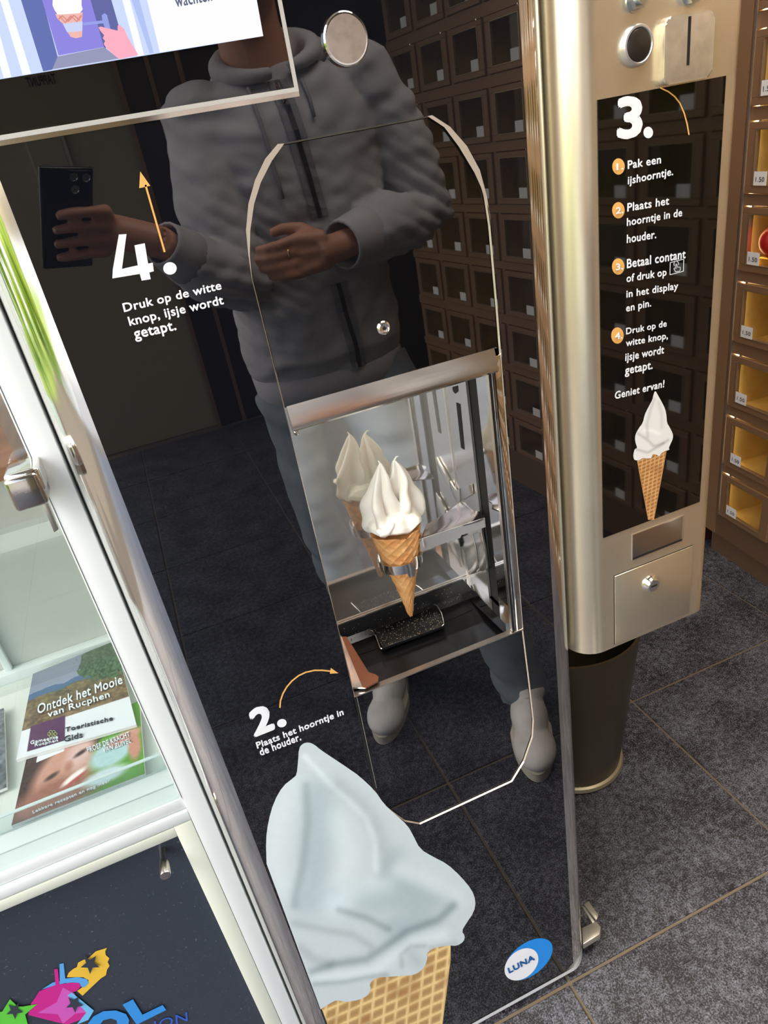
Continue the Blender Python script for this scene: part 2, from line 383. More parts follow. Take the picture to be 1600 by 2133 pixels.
# flap lip
lipm = mat('lip steel', (.66, .66, .62), .16, 1.0, bump=(180, .15, .0006, (.05, 1, 1)))
x0, x1 = .1062, .3195
bm = bmesh.new()
prof = [(FY-.0005, 1.1675), (-.0035, 1.150), (-.004, 1.146), (-.001, 1.1435), (.006, 1.1435), (.008, 1.148), (.008, 1.1675)]
add_prism(bm, [Vector((x0, y, z)) for y, z in prof], (x1-x0, 0, 0)); bm_obj('flap_lip', bm, lipm, machine, angle=30)
for xx in (.1095, .316):
    lathe('lip_pin', [(.0, 0), (.0028, 0), (.0028, .002), (.0015, .0032), (0, .0034)], chrome, machine, (xx, .004, 1.141), 'Y', 12, False)
# screw in the flap
p = F(801, 684)
sw = lathe('flap_screw', [(.0, .0), (.0068, 0), (.0066, .0010), (.0055, .0022), (.0046, .0026), (.004, .0022), (0, .0020)], chrome, machine, (p.x, FY, p.z), 'Y', 32, False)
lathe('screw_socket', [(0, 0), (.0018, 0), (.0018, .0003), (0, .0003)], gap_black, sw, (p.x, FY-.0021, p.z), 'Y', 6, False)
# niche shell
NB, NX, NL = .12, .3135, .1045; NZT, NZB = 1.20, .812
box('niche_back_plate', NL, NX, NB, NB+.004, .8315, NZT, mirror_soft, machine)
box('niche_side_plate', NX, NX+.003, .062, NB, .831, NZT, brushed_hi, machine)
box('niche_side_mirror', NX, NX+.003, .006, .036, .831, NZT, mirror, machine)
box('slide_slot_shadow', NX+.004, NX+.006, .03, .07, .831, NZT, gap_black, machine)
box('niche_side_plate', NL-.003, NL, .006, NB, .831, NZT, mirror, machine)
box('niche_roof', NL, NX+.01, .01, NB, NZT, NZT+.003, brushed, machine)
box('niche_corner_bead', NX-.0016, NX, NB-.0016, NB, .832, NZT, edge_bright, machine)
light('added_niche_fill', 'AREA', (.21, .035, 1.185), .11, (1, .97, .9), (math.radians(18), 0, 0), shape='RECTANGLE', size=.16, size_y=.02)  # fill added to brighten the ice cream and the back plate
box('added_niche_glow_strip', .13, .29, .025, .045, 1.188, 1.1945, mat('niche fill white', (1, 1, 1), emit=(1, .97, .9), estr=.8), machine)  # glowing strip added to go with the niche fill
# slots cut in the side plate (dark insets)
for px in ([(951, 838), (959, 842), (968, 937), (961, 932)], [(943, 806), (954, 803), (955, 815), (949, 820), (944, 814)]):
    pts = [XW(u, v, NX) for u, v in px]; tri = geometry.tessellate_polygon([pts])
    from_py('guide_slot', [q-Vector((.0005, 0, 0)) for q in pts], [tuple(t) for t in tri], gap_black, machine)
box('side_flange', NX-.0005, .3245, -.0002, .0060, .815, 1.16, mirror, machine, .0008)
for k in range(3): box('rail_line', NX-.0035+k*.0022, NX-.0028+k*.0022, .001-k*.0006, .006, .818, 1.155, edge_bright if k % 2 == 0 else gap_black, machine)
# tray
traym = mat('black tray', srgb(15, 15, 17), .22, noise=(900, srgb(34, 33, 30), .62, .72))
bm = bmesh.new()
prof = [(.0068, .8155), (.0075, .806), (.055, .802), (.104, .806), (.112, .812), (.1185, .8305), (.1215, .8305), (.1215, .79), (.0068, .79)]
add_prism(bm, [Vector((NL, y, z)) for y, z in prof], (NX-NL+.012, 0, 0)); bm_obj('drip_tray', bm, traym, machine)
box('tray_rim', NL, NX, .1165, .1195, .8305, .8325, edge_bright, machine)
box('opening_sill', .103, .3245, -.0006, .0068, .8155, .8170, mat('sill steel', (.55, .5, .46), .3, 1.0), machine)
# raised flap in tray with wire hinges
zt = .812
q = [G(*p, zt) for p in [(778, 1312), (908, 1260), (926, 1303), (797, 1350)]]
prism('crumb_flap', q, (0, 0, -.004), mat('flap black', srgb(26, 26, 27), .25), machine, .0006)
q2 = [G(*p, zt+.0003) for p in [(770, 1306), (905, 1254), (909, 1262), (776, 1314)]]
prism('flap_slot', q2, (0, 0, -.003), gap_black, machine)
for a in ([(770, 1315), (776, 1313), (783, 1325), (792, 1350), (796, 1352)], [(904, 1258), (911, 1262), (920, 1278), (925, 1300), (921, 1304)]):
    tube('flap_hinge', [G(u, v, zt+.003) for u, v in a], .0009, chrome, machine, 6)
tube('tray_joint', [G(740, 1366, .8045), G(795, 1347, .8045)], .0006, gap_black, machine, 6)
tube('tray_joint', [G(925, 1295, .8045), G(985, 1270, .8045)], .0006, gap_black, machine, 6)
# side ledges
bm = bmesh.new()
q = [XW(*p, NX-.0008) for p in [(977, 1199), (1072, 1295), (1046, 1321), (967, 1238)]]
q = [Vector((NX-.010, .117, .831)), Vector((NX-.010, .0035, .831)), Vector((NX-.010, .0035, .8145)), Vector((NX-.010, .117, .8055))]
add_prism(bm, q, (.010, 0, 0)); bm_obj('right_ledge', bm, mirror, machine)
copper = mat('copper tinted steel', srgb(196, 140, 112), .22, .9)
zc = .822
q = [G(*p, zc) for p in [(700, 1308), (712, 1326), (760, 1432), (735, 1432), (728, 1400)]]
prism('left_ledge', q, (0, 0, -.002), mirror_soft, machine)
q = [G(*p, zc+.001) for p in [(712, 1326), (722, 1326), (768, 1400), (783, 1405), (789, 1410), (787, 1419), (762, 1432), (755, 1430)]]
prism('ledge_tab', q, (0, 0, -.002), copper, machine)
# crumbs
bm = bmesh.new()
for k in range(420):
    if k < 260: a, b = random.random(), random.random()**.7; pz = G(778, 1312, zt).lerp(G(908, 1260, zt), a).lerp(G(797, 1350, zt).lerp(G(926, 1303, zt), a), b); z = zt+.0005
    else: pz = Vector((random.uniform(NL+.005, NX-.012), random.uniform(.106, .117), 0)); z = .812+(pz.y-.112)*2.8 if pz.y > .112 else .8105
    r = random.uniform(.0002, .00065); c = bmesh.ops.create_icosphere(bm, subdivisions=0 or 1, radius=r)
    for v in c['verts']: v.co += Vector((pz.x, pz.y, z))
tagp(bm_obj('waffle_crumbs', bm, mat('crumb', srgb(160, 142, 108), .8)), 'scattered tan waffle crumbs on the black tray under the cone', 'crumbs', kind='stuff')

# cone holder: arm plate, flange, ring
ZP = .968
CX = F(826, 1150, .07).x; CY = .07
holder_m = mat('holder steel', (.80, .78, .75), .22, .8, bump=(90, .05, .0005))
q = [G(*p, ZP) for p in [(872, 1132), (888, 1092), (925, 1072), (960, 1044), (972, 1048), (983, 1062), (1003, 1066), (1008, 1080), (1000, 1084), (880, 1118)]]
prism('holder_arm', q, (0, 0, -.0015), mat('arm steel', (.42, .37, .36), .14, 1.0), machine, .0003)
a, b, c_ = G(866, 1136, ZP), G(880, 1120, ZP), G(1009, 1080, ZP)
q = [G(874, 1124, ZP), G(1010, 1079, ZP)]
fl = [q[0], q[1], q[1]+Vector((0, 0, -.012)), q[0].lerp(q[1], .62)+Vector((0, 0, -.012)), q[0].lerp(q[1], .60)+Vector((0, 0, -.015)), q[0].lerp(q[1], .45)+Vector((0, 0, -.015)), q[0]+Vector((0, 0, -.016))]
prism('arm_flange', fl, (0, .0012, 0), holder_m, machine)
zr = F(826, 1165, .07).z
bm = bmesh.new(); N = 72; ro, ri = .0268, .0256
cx = F(830, 1150, .07).x
def ring_top(a):      # notched upper edge
    d = math.degrees(a) % 360
    return .006+(.004 if 285 < d < 310 else 0)+(.006 if (d < 25 or d > 335) else 0)
def ring_bot(a):
    d = math.degrees(a) % 360
    return -.006-(.007 if 268 < d < 290 else 0)
R1 = []
for i in range(N):
    a = 2*math.pi*i/N
    R1.append([bm.verts.new((cx+math.cos(a)*r, CY+math.sin(a)*r, zr+z)) for r, z in ((ro, ring_top(a)), (ro+.0004, 0), (ro, ring_bot(a)), (ri, ring_bot(a)), (ri, ring_top(a)))])
for i in range(N):
    p, q_ = R1[i], R1[(i+1) % N]
    for k in range(5): bm.faces.new((p[k], q_[k], q_[(k+1) % 5], p[(k+1) % 5]))
bm_obj('holder_ring', bm, mat('ring steel', (.72, .72, .72), .14, 1.0), machine, angle=35)
jp = G(884, 1122, ZP)
prism('ring_joint', [Vector((cx+.024, CY-.010, zr+.006)), jp+Vector((-.002, -.002, 0)), jp+Vector((.004, .016, 0)), Vector((cx+.022, CY+.012, zr+.006))], (0, 0, -.010), holder_m, machine, .001)
# curved bracket plates under the arm
for px in ([(957, 1120), (983, 1112), (993, 1150), (997, 1185), (990, 1194), (976, 1198), (973, 1165)], [(984, 1112), (1002, 1108), (1010, 1145), (1014, 1183), (1008, 1190), (999, 1190), (996, 1150)]):
    pts = [XW(u, v, NX-.004) for u, v in px]; prism('slide_bracket', pts, (.003, 0, 0), brushed_hi, machine, .0004)
px = [(926, 1118), (955, 1110), (962, 1130), (955, 1150), (940, 1155), (928, 1145)]
prism('slide_motor', [XW(u, v, NX-.006) for u, v in px], (.004, 0, 0), gap_black, machine, .0005)
for px in ([(932, 1027), (957, 1018), (958, 1044), (935, 1052)], [(959, 1017), (981, 1009), (983, 1030), (961, 1043)]):
    prism('slide_block', [XW(u, v, NX-.003) for u, v in px], (.002, 0, 0), brushed_hi, machine, .0003)
tube('slide_rod', [XW(1008, 1072, NX-.002), XW(1022, 1180, NX-.002)], .0012, mat('rubber', srgb(20, 20, 20), .7), machine, 8)

# rounded chrome edge columns (quarter round)
R = .034
for s, xe, nm in ((-1, XL, 'left'), (1, XR_, 'right')):
    bm = bmesh.new(); arc = [Vector((xe+s*math.sin(t)*R, R-math.cos(t)*R, 0)) for t in np.linspace(0, math.pi/2, 14)]
    arc += [Vector((xe+s*R, .09, 0)), Vector((xe+s*(R-.003), .09, 0)), Vector((xe, .006, 0))]
    zb = .062 if s > 0 else ZB
    add_prism(bm, [p+Vector((0, 0, zb)) for p in arc], (0, 0, ZT-zb)); bm_obj('edge_column', bm, chrome, machine, angle=25)
# white base trim with rounded corner
whp = mat('white base trim', srgb(205, 210, 212), .35)
bm = bmesh.new(); path = [Vector((XL-R, .06, 0)), Vector((XL-R, R, 0))]+[Vector((XL-math.sin(t)*R, R-math.cos(t)*R, 0)) for t in np.linspace(math.pi/2, 0, 8)]+[Vector((XR_+math.sin(t)*R, R-math.cos(t)*R, 0)) for t in np.linspace(0, math.pi/2, 10)]+[Vector((XR_+R, .06, 0))]
prev = None
for i, p in enumerate(path):
    lift = 0 if p.x < XR_-.001 else .024*min(1, (p.x-XR_)/(R*.8))**1.5
    top = .041+lift; cur = [bm.verts.new(p+Vector((0, -.0008, top))), bm.verts.new(p+Vector((0, -.0008, .031+lift*.3))), bm.verts.new(p+Vector((0, .05 if p.y < .03 else 0, .031+lift*.3)))]
    if prev:
        for k in range(2): bm.faces.new((prev[k], cur[k], cur[k+1], prev[k+1]))
    prev = cur
bm_obj('base_trim', bm, whp, machine, angle=30)
box('cabinet', XL-R+.002, XR_+R-.004, .125, .72, ZB+.01, ZT, mat('machine cabinet', srgb(24, 25, 27), .5), machine)
box('cabinet_side', XL-R+.002, NL-.006, .05, .125, ZB+.01, ZT, MATS['machine cabinet'], machine)
box('cabinet_side', NX+.02, XR_+R-.004, .05, .125, ZB+.01, ZT, MATS['machine cabinet'], machine)
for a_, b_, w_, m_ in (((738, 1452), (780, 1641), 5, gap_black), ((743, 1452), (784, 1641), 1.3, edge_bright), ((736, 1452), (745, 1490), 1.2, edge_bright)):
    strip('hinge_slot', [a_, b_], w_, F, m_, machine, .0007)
for x in (-.05, .36):
    for y in (.18, .65): lathe('foot', [(.0, 0), (.022, 0), (.022, .008), (.009, .012), (.009, .055), (0, .055)], dark_plastic, machine, (x, y, 0), n=20, caps=False)
# floor bracket at the right corner
bk = lathe('leveller_foot', [(0, 0), (.014, 0), (.014, .006), (.006, .008), (.006, .045), (0, .045)], zinc if 'zinc' in globals() else whp, machine, (.385, .085, 0), n=20, caps=False)
zk = .050; zinc = mat('zinc bracket', srgb(176, 172, 160), .35, .6)
prism('corner_bracket', [G(*q, zk) for q in [(1212, 1932), (1242, 1918), (1252, 1930), (1250, 1946), (1214, 1968)]], (0, 0, -.016), zinc, machine, .002)
prism('bracket_tongue', [G(*q, zk+.006) for q in [(1216, 1884), (1226, 1876), (1247, 1906), (1242, 1916)]], (0, 0, -.006), zinc, machine, .001)
prism('bracket_cheek', [G(*q, zk+.002) for q in [(1211, 1886), (1219, 1890), (1240, 1920), (1234, 1922)]], (0, 0, -.004), zinc, machine, .0008)
# screen frame and screen
fz = F(310, 238).z; fx = F(617, 184).x
bm = bmesh.new(); fw = .0052
SX0, SX1, SZ0, SZ1 = XL+.006, .1720, 1.4055, 1.66
def frame_bm(bm, x0, x1, z0, z1, wd, y0, y1, bev=0):
    add_box(bm, x0, x1, y0, y1, z0, z0+wd, bev); add_box(bm, x0, x1, y0, y1, z1-wd, z1, bev); add_box(bm, x0, x0+wd, y0, y1, z0+wd, z1-wd, bev); add_box(bm, x1-wd, x1, y0, y1, z0+wd, z1-wd, bev)
frame_bm(bm, SX0, SX1, SZ0, SZ1, .0030, -.0012, .001)
bm_obj('screen_frame', bm, mat('frame aluminium', srgb(205, 205, 200), .35, .4), machine)
box('screen_shelf', SX0, SX1, -.0006, .0004, SZ0-.0032, SZ0, mat('shelf steel', (.8, .7, .58), .12, 1.0), machine)
box('screen_glass', SX0+.003, SX1-.003, -.0006, .0004, SZ0+.003, SZ1-.003, mat('screen glass', srgb(12, 12, 15), .01, ior=1.8), machine)
def em(name, c, s=1.0): return mat(name, (0, 0, 0), .3, emit=srgb(*c), estr=s)
SC = lambda u, v: F(u/5, v/5, -.0008)
layers = [('screen_picture', [(-200, 860), (2740, 377), (2600, -400), (-200, -400)], (206, 220, 255)),
    ('screen_stripe', [(-120, -400), (-40, -400), (325, 768), (238, 783)], (250, 252, 255)), ('screen_stripe', [(-150, 150), (-60, 150), (120, 803), (40, 816)], (250, 252, 255)),
    ('screen_shade', [(95, -400), (335, -400), (600, 590), (545, 726), (450, 745)], (98, 112, 178)), ('screen_back', [(320, -400), (830, -400), (1085, 490), (610, 580)], (142, 134, 226)),
    ('screen_shade', [(830, -400), (1045, -400), (1245, 300), (1090, 520)], (98, 104, 164)), ('screen_floor', [(600, 590), (1085, 492), (1235, 612), (545, 724)], (150, 152, 186)),
    ('screen_stripe', [(1165, -400), (1250, -400), (1500, 572), (1430, 588)], (250, 252, 255)), ('screen_shade_light', [(1370, 0), (1450, 0), (1600, 555), (1560, 562)], (178, 196, 244)),
    ('screen_page', [(1440, -400), (1520, -100), (1530, 0), (1665, 548), (2740, 377), (2600, -400)], (252, 252, 255)),
    ('screen_arm', [(865, 240), (1065, 215), (1060, 160), (1090, 140), (1115, 160), (1150, 300), (1100, 310), (1075, 245), (870, 268)], (150, 162, 232)),
    ('screen_cone', [(575, 150), (860, 130), (860, 180), (850, 250), (858, 300), (855, 385), (790, 402), (735, 385), (700, 330), (650, 245), (600, 200)], (242, 186, 178)),
    ('screen_cup', [(655, 250), (860, 225), (858, 325), (700, 340)], (206, 214, 250)),
    ('screen_swirl', [(550, -40), (850, -40), (850, 60), (862, 100), (830, 140), (700, 150), (600, 155), (570, 110), (548, 60)], (255, 255, 255)),
    ('screen_hand', [(1025, 288), (1050, 280), (1130, 300), (1225, 322), (1225, 270), (1245, 262), (1290, 300), (1330, 390), (1440, 575), (1240, 618), (1170, 560), (1105, 500), (1080, 460), (1095, 430), (1070, 400), (1085, 370), (1045, 325)], (255, 176, 196))]
for i, (nm, px, c) in enumerate(layers):
    flat(nm, [q for q in px], SC, em('screen %d %d %d' % c, c, 1.0), machine, .0002+i*.00006)
for ln in ([(620, 170), (680, 240), (740, 170), (800, 230), (850, 165)], [(610, 205), (650, 170), (710, 225), (770, 165), (830, 215)]):
    q = [SC(u, v)+Vector((0, -.0011, 0)) for u, v in ln]; bm = bmesh.new(); tube_bm(bm, q, .0006, 4); bm_obj('screen_waffle_line', bm, em('screen waffle', (214, 140, 130)), machine)
text('screen_text', 'wachten bes', (366, 17, 0)[:2], (478, -3), (361, -9), em('screen ink', (92, 104, 130)), machine, bold=.005, off=(0, -.0022, 0))
# round button
p = F(718, 83); bt = lathe('push_button', [(.0, 0), (.0178, 0), (.0178, .0035), (.0168, .0045), (.0158, .0045)], chrome, machine, (p.x, 0, p.z), 'Y', 48, False)
lathe('button_face', [(.0158, .0030), (.0158, .0046), (0, .0050)], mat('button steel', (.66, .60, .54), .35, .9, noise=(90, (.54, .48, .43), .4, .65)), bt, (p.x, 0, p.z), 'Y', 48, False)
# ---- prints on the face
Z1 = lambda l: [(u/2, v/2) for u, v in l]
flat('number_print', Z1([(495, 977), (527, 975), (508, 1120), (574, 1105), (560, 1022), (603, 1013), (617, 1098), (636, 1094), (641, 1130), (622, 1135), (628, 1163), (590, 1169), (582, 1141), (468, 1160), (470, 1122)]), F, white_print, machine)
def disc_print(name, u, v, ru, rv, m, plane=F, parent=machine, th=.0003, n=32, rot=0):
    c, s = math.cos(rot), math.sin(rot)
    return flat(name, [(u+c*ru*math.cos(2*math.pi*k/n)-s*rv*math.sin(2*math.pi*k/n), v+s*ru*math.cos(2*math.pi*k/n)+c*rv*math.sin(2*math.pi*k/n)) for k in range(n)], plane, m, parent, th)
disc_print('number_dot', 354, 559, 14, 13, white_print)
strip('arrow_line', [(343, 525), (303, 385)], 4, F, gold_print, machine)
flat('arrow_head', [(292, 357), (313, 387), (290, 392)], F, gold_print, machine)
text('instruction_text', 'Druk op de witte', (260, 656), (463, 608), (254, 632), white_print, machine, .03)
text('instruction_text', 'knop, ijsje wordt', (272, 685), (468, 639), (265, 660), white_print, machine, .03)
text('instruction_text', 'getapt.', (283, 713), (370, 694), (276, 688), white_print, machine, .03)
text('number_print', '2', (529, 1536), (574, 1518), (515, 1480), white_print, machine, .055)
disc_print('number_dot', 587, 1506, 10, 8.5, white_print, rot=-.35)
arc = [(583, 1474), (584, 1460), (589, 1445), (597, 1431), (608, 1418), (622, 1407), (637, 1400), (655, 1396), (672, 1396), (690, 1398)]
strip('arrow_line', arc, 3, F, gold_print, machine)
flat('arrow_head', [(705, 1402), (689, 1391), (687, 1403)], F, gold_print, machine)
text('instruction_text', 'Plaats het hoorntje in', (537, 1563), (717, 1492), (532, 1546), white_print, machine, .035)
text('instruction_text', 'de houder.', (543, 1574), (628, 1541), (538, 1559), white_print, machine, .035)
# printed ice cream
Z5 = lambda l: [(500+u/2.1333, 1450+v/2.1333) for u, v in l]
sw = Z5([(118, 745), (115, 640), (125, 560), (150, 470), (190, 400), (235, 365), (252, 350), (258, 290), (262, 230), (280, 210), (305, 205), (330, 215), (360, 240), (420, 280), (480, 320), (530, 355), (600, 420), (640, 480), (690, 525), (745, 575), (770, 620), (800, 680), (860, 715), (920, 745), (980, 800), (1030, 860), (1048, 910), (1040, 960), (1005, 1010), (985, 1045), (1000, 1065), (995, 1090), (965, 1110), (930, 1108), (880, 1115), (850, 1125), (828, 1145), (835, 1160), (822, 1200), (800, 1225), (770, 1240), (700, 1245), (600, 1250), (575, 1280), (582, 1300), (570, 1330), (530, 1350), (470, 1360), (430, 1350), (400, 1365), (358, 1392)])
def smooth_loop(pts, it=1):
    for _ in range(it):
        out = []; n = len(pts)
        for i in range(n):
            a, b = pts[i], pts[(i+1) % n]; out += [(a[0]*.75+b[0]*.25, a[1]*.75+b[1]*.25), (a[0]*.25+b[0]*.75, a[1]*.25+b[1]*.75)]
        pts = out
    return pts
def swirl_colour(x, y):
    base = np.ones((len(x), 3))*np.array([204, 219, 223.])
    def st(line, wdt, d, tint=(1, 1, 1)):
        nonlocal base
        wdt = wdt*1.35; k = np.exp(-(dseg(x, y, line)/wdt)**2)[:, None]; base = base+k*np.array(tint)*d*(1.25 if d < 0 else 1.2)
    st([(230, 420), (170, 560), (150, 720), (190, 850)], 60, 12)
    st([(292, 400), (300, 560), (280, 750), (246, 880), (245, 930)], 16, -20)
    st([(340, 440), (350, 620), (330, 800), (300, 900), (400, 900)], 60, -16, (1.1, .9, .8))
    st([(430, 560), (480, 700), (450, 820), (420, 900)], 45, 12)
    st([(290, 270), (400, 390), (490, 470), (560, 540), (600, 640), (606, 770)], 12, 16)
    st([(440, 400), (540, 480), (610, 590), (640, 700), (650, 780)], 30, -14)
    st([(700, 700), (640, 790), (780, 860), (920, 920)], 30, -13, (1.1, .95, .9))
    st([(700, 780), (830, 820), (960, 900)], 35, 10)
    st([(420, 930), (550, 860), (640, 820)], 45, 16)
    st([(440, 950), (560, 985), (660, 1035)], 12, -26)
    st([(560, 900), (700, 900), (800, 960), (700, 1020)], 60, -18, (1.1, .95, .9))
    st([(320, 1225), (420, 1190), (560, 1170), (650, 1110), (740, 1045), (880, 995), (950, 930)], 15, -34, (1, .95, .95))
    st([(330, 1245), (460, 1245), (600, 1220), (690, 1150), (780, 1085), (900, 1060)], 22, 14)
    st([(240, 1010), (380, 1040), (500, 1060), (580, 1110)], 14, -16)
    st([(330, 1280), (460, 1270), (560, 1250), (650, 1238)], 10, -26, (1, .95, .95))
    st([(720, 1200), (715, 1150), (760, 1110), (820, 1110)], 9, -18)
    st([(760, 1140), (790, 1180)], 22, -12)
    st([(270, 1120), (330, 1170), (400, 1190)], 18, -16)
    st([(960, 1100), (900, 1110), (850, 1120)], 10, -14)
    base += (vnoise(x/18, y/18)-.5)[:, None]*3
    return lin(np.clip(base, 0, 250))
def cdt_print(name, loop, step, colour, conv, parent, th=.0003):
    P = np.array(loop); x0, y0 = P.min(0); x1, y1 = P.max(0)
    gx, gy = np.meshgrid(np.arange(x0+step/2, x1, step), np.arange(y0+step/2, y1, step)); gx, gy = gx.ravel(), gy.ravel()
    ins = np.zeros(len(gx), bool); n = len(P)
    for i in range(n):
        (ax, ay), (bx, by) = P[i], P[(i+1) % n]
        c = ((ay > gy) != (by > gy)) & (gx < (bx-ax)*(gy-ay)/(by-ay+1e-12)+ax); ins ^= c
    ins &= dseg(gx, gy, [tuple(q) for q in P]+[tuple(P[0])]) > step*.4
    pts = [Vector(q) for q in P]+[Vector((a, b)) for a, b in zip(gx[ins], gy[ins])]
    r = geometry.delaunay_2d_cdt(pts, [(i, (i+1) % n) for i in range(n)], [], 1, 1e-6)
    vv = np.array([(v.x, v.y) for v in r[0]]); o = from_py(name, [F(u, v, -th) for u, v in vv], r[2], print_vc, parent)
    zx, zy = conv(vv); col = np.ones((len(vv), 4), np.float32); col[:, :3] = colour(zx, zy)
    o.data.color_attributes.new('paint', 'FLOAT_COLOR', 'POINT').data.foreach_set('color', col.ravel()); return o
to5 = lambda v: ((v[:, 0]-500)*2.1333, (v[:, 1]-1450)*2.1333)
cdt_print('printed_ice_cream', [sw[0]]+smooth_loop(sw, 1)[1:-3]+[sw[-1]], 4.2, swirl_colour, to5, machine, .0006)
def waffle_colour(x, y, sc=1.0, dark=0):
    a = (x*.08+y*1.0+.36*x)/46*sc; b = (x*1.0+y*.10)/52*sc
    fa = np.abs((a % 1)-.5)*2; fb = np.abs((b % 1)-.5)*2
    ridge = np.maximum(np.clip((fa-.62)/.25, 0, 1), np.clip((fb-.66)/.25, 0, 1))
    pit = np.array([206, 166, 104.]) if not dark else np.array([186, 132, 78.]); rd = np.array([240, 212, 150.]) if not dark else np.array([226, 180, 120.])
    c = pit[None]*(1-ridge[:, None])+rd[None]*ridge[:, None]
    sh = np.clip(1-fa, 0, 1)*.16*(1-ridge); c = c*(1-sh[:, None])
    t = np.clip(vnoise(x/70, y/60)*1.6-.7, 0, 1)[:, None]; c = c*(1-t*.35)+np.array([150, 90, 44.])*t*.35*(1-ridge[:, None]*.5)
    return lin(np.clip(c, 0, 255))
# cone: sheet between left and right sides (in photo pixels) carried on down the panel
lft = [(652, 2060), (672, 2110), (690, 2160), (722, 2300)]; rgt = [(941, 1968), (937, 2000), (921, 2133), (900, 2300)]
cone_loop = Z5([(345, 1340), (430, 1330), (560, 1325), (560, 1240), (800, 1200), (845, 1110), (936, 1105)])+[(939, 2000), (922, 2133), (903, 2280), (745, 2300), (669, 2099)]
cdt_print('printed_waffle_cone', cone_loop, 3.4, waffle_colour, to5, machine, .0003)
# oval logo
disc_print('logo_oval', 1101, 1998, 58, 33, mat('logo blue', srgb(20, 140, 232), .3), rot=-.66, th=.0003)
disc_print('logo_disc', 1086, 2008, 40, 28, white_print, rot=-.72, th=.0006)
text('logo_text', 'LUNA', (1060, 2027), (1114, 1998), (1056, 2016), mat('logo ink', srgb(24, 100, 168), .3), machine, .045, off=(0, -.0008, 0))

# ================================================================== ICE CREAM CONE
icone = empty('ice_cream_cone', (cx, CY, .86), 'white soft ice cream in a waffle cone held by the steel ring', 'ice cream')
tip = F(855, 1281, CY); rimc = Vector((F(823, 1100, CY).x, CY, F(823, 1098, CY).z)); Rr = .0290
tip = Vector((rimc.x+(tip.x-rimc.x)*.9, CY-.002, tip.z))
wm = mat('waffle', srgb(236, 184, 120), .6, noise=(60, srgb(216, 150, 86), .35, .7))
ax = (rimc-tip); Lc = ax.length; az = ax.normalized(); axx = Vector((0, 1, 0)).cross(az).normalized(); ayy = az.cross(axx)
bm = bmesh.new(); NA, NH = 120, 110; rows = []
for j in range(NH+1):
    t = j/NH; row = []
    for i in range(NA):
        a = 2*math.pi*i/NA; r = .0018+(Rr-.0018)*t
        up, dn = a*11/(2*math.pi)+t*9.5, a*11/(2*math.pi)-t*9.5
        g = max(0, abs((up % 1)-.5)*2-.6)/.4 if t > .02 else 0; g2 = max(0, abs((dn % 1)-.5)*2-.6)/.4 if t > .02 else 0
        amp = .0016 if t > .5 else .0007
        r += amp*max(g, g2)+(.0006*math.sin(a*3+t*20)*math.sin(t*30+a) if t < .6 else 0)
        if t > .985: r += .0003
        row.append(bm.verts.new(tip+az*(t*Lc+(.0018*math.sin(a*5)+.001*math.sin(a*9) if j == NH else 0))+axx*math.cos(a)*r+ayy*math.sin(a)*r))
    rows.append(row)
inner = [bm.verts.new(tip+az*(Lc-.004)+(v.co-tip-az*Lc).normalized()*.024) for v in rows[-1]]
for a, b in zip(rows, rows[1:]):
    for i in range(NA): bm.faces.new((a[i], a[(i+1) % NA], b[(i+1) % NA], b[i]))
for i in range(NA): bm.faces.new((rows[-1][i], rows[-1][(i+1) % NA], inner[(i+1) % NA], inner[i]))
bm.faces.new(inner); bm.faces.new(rows[0][::-1])
bm_obj('waffle_cone', bm, wm, icone, smooth=True)
cream = mat('soft ice cream', srgb(247, 243, 232), .32, sss=.25)
zi = F(800, 1090, CY).z
def lobe(bm, base, tipp, rad, nr, ph, twist, ruff, squash=1.0, H=60, NA=84):
    rows = []
    for j in range(H+1):
        t = j/H; c = base.lerp(tipp, t)+Vector((0.0012*math.sin(t*9+ph), 0, 0))
        env = (math.sin(min(1, (t+.10)/.38)*math.pi/2)**.8)*(1-t)**.74*1.22
        wav = 1+.12*math.sin(t*17+ph*2)*(1-t)
        row = []
        for i in range(NA):
            a = 2*math.pi*i/NA; s = abs(math.cos(nr*.5*(a+twist*t)+ph))
            rr = rad*env*wav*(1-ruff+ruff*1.25*s**1.6)+.0004
            rr *= 1+.06*math.sin(3*a+t*14+ph)*(1-t)
            row.append(bm.verts.new(c+Vector((math.cos(a)*rr, math.sin(a)*rr*squash, 0))))
        rows.append(row)
    for p, q in zip(rows, rows[1:]):
        for i in range(NA): bm.faces.new((p[i], p[(i+1) % NA], q[(i+1) % NA], q[i]))
    bm.faces.new(rows[0][::-1]); bm.faces.new(rows[-1])
bm = bmesh.new()
pk1 = F(790, 962, CY); pk2 = F(823, 958, CY); bl = F(806, 1098, CY); bxl, bxr = F(797, 1100, CY), F(850, 1094, CY)
lobe(bm, Vector((bxl.x-.003, CY-.003, zi-.004)), pk1+Vector((0, -.002, 0)), .0215, 4, .35, 1.0, .70, 1.0)
lobe(bm, Vector((bxr.x, CY+.003, zi-.004)), pk2+Vector((.0, .002, 0)), .0225, 4, 1.05, -1.2, .70, 1.0)
